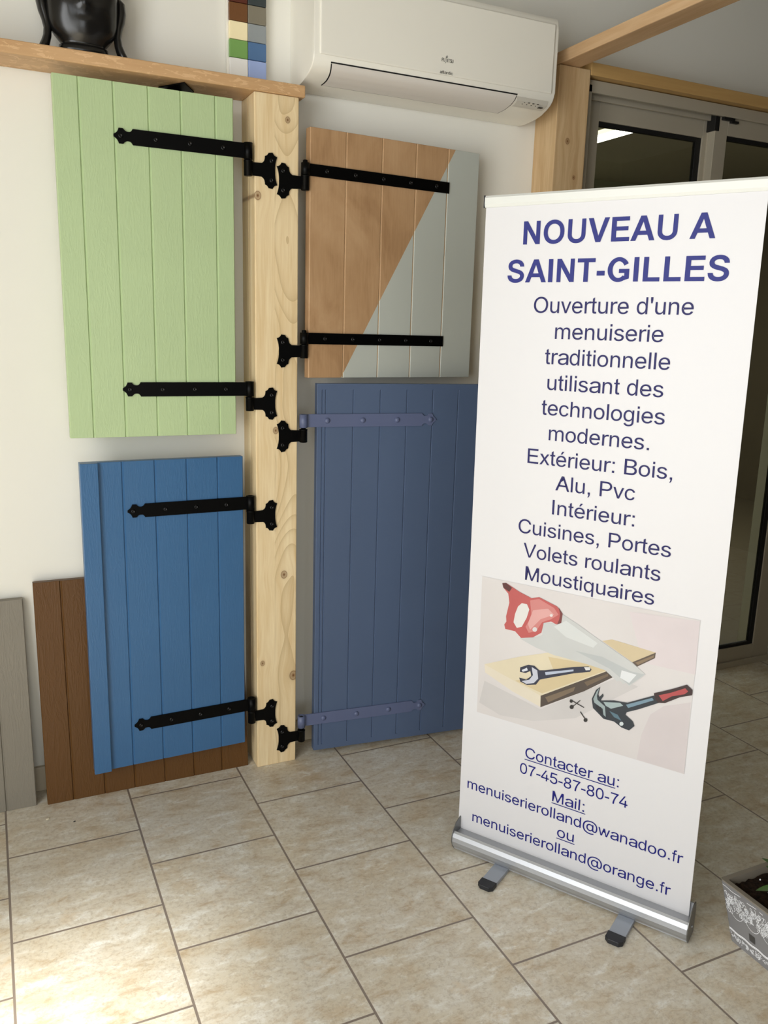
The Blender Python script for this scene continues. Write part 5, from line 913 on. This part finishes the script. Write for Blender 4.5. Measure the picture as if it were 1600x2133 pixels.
# lace print on the long and the short sides: fine raised curls
def side_pt(s_, h, off=0.0004):
    """long left side: s_ along y (0 at far corner), h height"""
    k = 1-h/PH; return (0.020*k-off, -(0.034*k + s_*(PL-0.068*k)/PL), h)
def back_pt(s_, h, off=0.0004):
    k = 1-h/PH; return (0.020*k + s_*(PW-0.04*k)/PW, -(0.034*k)+off, h)
random.seed(11)
def curl(b, fn_, cx, cz, r, w, a0=0.0, a1=2*PI, n=9, ex=1.0):
    pts = [(cx+r*ex*math.cos(a0+(a1-a0)*i/n), cz+r*math.sin(a0+(a1-a0)*i/n)) for i in range(n+1)]
    for (x0, z0), (x1, z1) in zip(pts, pts[1:]):
        d = math.hypot(x1-x0, z1-z0) or 1e-6; nx, nz = -(z1-z0)/d*w/2, (x1-x0)/d*w/2
        b.face([b.bm.verts.new(fn_(*p)) for p in ((x0-nx, z0-nz), (x1-nx, z1-nz), (x1+nx, z1+nz), (x0+nx, z0+nz))])
mb = MB()
for fn_, Ls in ((side_pt, PL), (back_pt, PW)):
    n = int(Ls*1500)
    for _ in range(n):
        s_ = random.uniform(0.006, Ls-0.006)
        edge = 0.093 - 0.014*abs(math.sin(PI*(s_+0.012)/0.05))
        h = random.uniform(edge, 0.127)
        curl(mb, fn_, s_, h, random.uniform(0.0018, 0.0050), random.uniform(0.0008, 0.0013), random.uniform(0, 6), random.uniform(6.5, 11), 8, random.uniform(0.6, 1.1))
    for i in range(int(Ls/0.05)):
        c_ = 0.013+0.05*i
        curl(mb, fn_, c_+0.025, 0.0955, 0.025, 0.0011, PI, 2*PI, 14, 0.92) if c_+0.05 < Ls else None
    s_ = 0.004
    for h, w in ((0.0335, 0.0014), (0.0305, 0.0009), (0.137, 0.0007)):
        k_ = 0
        while s_ + k_ < Ls-0.006:
            a_, b_ = s_+k_, min(s_+k_+0.009, Ls-0.005)
            if not (h > 0.1 and random.random() < 0.35):
                wob = 0.0012*math.sin(a_*140)
                wob2 = 0.0012*math.sin(b_*140)
                mb.face([mb.bm.verts.new(fn_(*p)) for p in ((a_, h-w+wob), (b_, h-w+wob2), (b_, h+w+wob2), (a_, h+w+wob))])
            k_ += 0.009
    for _ in range(int(Ls*560)):
        curl(mb, fn_, random.uniform(0.006, Ls-0.006), random.uniform(0.012, 0.025), random.uniform(0.0012, 0.0034), 0.0011, random.uniform(0, 6), random.uniform(6.5, 11), 7, random.uniform(0.6, 1.2))
o = mb.build('lace_print', M['lace'], pot); o['label'] = 'white lace print'
mb = MB(); mb.face([mb.bm.verts.new(side_pt(a, h, 0.0008)) for a, h in ((0.075, 0.042), (0.094, 0.042), (0.094, 0.060), (0.075, 0.060))]); o = mb.build('label_patch', M['tag'], pot); o['label'] = 'small dark label patch'
# small plant
def leaf(b, base, direc, L, w, droop):
    d = Vector(direc).normalized(); side_ = d.cross(Vector((0, 0, 1))).normalized(); up = side_.cross(d)
    rows = []
    for i in range(9):
        k = i/8; ww = w*math.sin(PI*min(1, 0.06+k*0.94))**0.8 if k < 1 else 0.0004
        c = Vector(base) + d*L*k + Vector((0, 0, -droop*k*k))
        rows.append([b.bm.verts.new(c + side_*ww*j + up*(-0.25*ww*(1-abs(j))) ) for j in (-1, 0, 1)])
    for A, B in zip(rows, rows[1:]):
        for j in range(2): b.face([A[j], A[j+1], B[j+1], B[j]], True)
st_b = (0.105, -0.105)
mb = MB(); mb.tube([(st_b[0], st_b[1], PH-0.02), (st_b[0]+0.004, st_b[1]+0.002, PH+0.03), (st_b[0]+0.002, st_b[1], PH+0.085)], [0.0032, 0.0028, 0.0016], 8); mb.build('stem', M['stem'], pl)
random.seed(9)
for i, (ang, el, h, L) in enumerate(((2.6, 0.1, 0.012, 0.075), (3.6, -0.1, 0.008, 0.07), (1.6, 0.25, 0.03, 0.07), (2.9, 0.45, 0.05, 0.065), (0.5, 0.3, 0.035, 0.075), (5.2, 0.2, 0.02, 0.075), (4.3, 0.35, 0.045, 0.07), (2.1, 0.6, 0.07, 0.06), (6.0, 0.7, 0.08, 0.055), (4.0, 0.8, 0.082, 0.05), (1.45, 0.05, 0.045, 0.092), (1.2, 0.0, 0.035, 0.088), (3.35, -0.05, 0.03, 0.095))):
    mb = MB(); leaf(mb, (st_b[0], st_b[1], PH+h), (math.cos(ang)*math.cos(el), math.sin(ang)*math.cos(el), math.sin(el)), L, 0.0125, 0.02)
    mb.build('leaf', M['leaf'], pl)

# ------------------------------------------------------------------ strip light in the back room, seen through the glass
cl = thing('ceiling_light', 'lit fluorescent strip light on the ceiling behind the sliding glass door', 'light', (3.728, 2.10, ZC))
mb = MB(); mb.box(-0.085, 0.085, -1.22, 1.22, -0.035, -0.001, 0.004); mb.build('housing', M['ac'], cl)
mb = MB(); mb.box(-0.073, 0.073, -1.20, 1.20, -0.045, -0.0352, 0.004); mb.build('diffuser', M['tube'], cl)
lt = area('tube_light', (3.728, 2.10, ZC-0.06), (0, 0, 0), 0.14, 2.3, 75, (1.0, 0.95, 0.82))

# ------------------------------------------------------------------ crumbs on the tiles
for i, (x, y, r, lb) in enumerate(((0.108, -0.178, 0.0042, 'pale crumb on the floor in front of the brown shutter'), (0.176, -0.219, 0.0026, 'tiny dark speck of grit on the floor near the brown shutter'))):
    mb = MB(); mb.lathe([(r*0.5, 0.0), (r, r*0.35), (r*0.9, r*0.7), (r*0.35, r)], (0, 0, 0), 2, 9)
    for v_ in mb.bm.verts: v_.co.x *= 1.5
    o = mb.build('crumb', M['crumb'] if i == 0 else M['tag']); o.location = (x, y, 0.0003); o.rotation_euler.z = 0.5
    tag(o, lb, 'crumb')
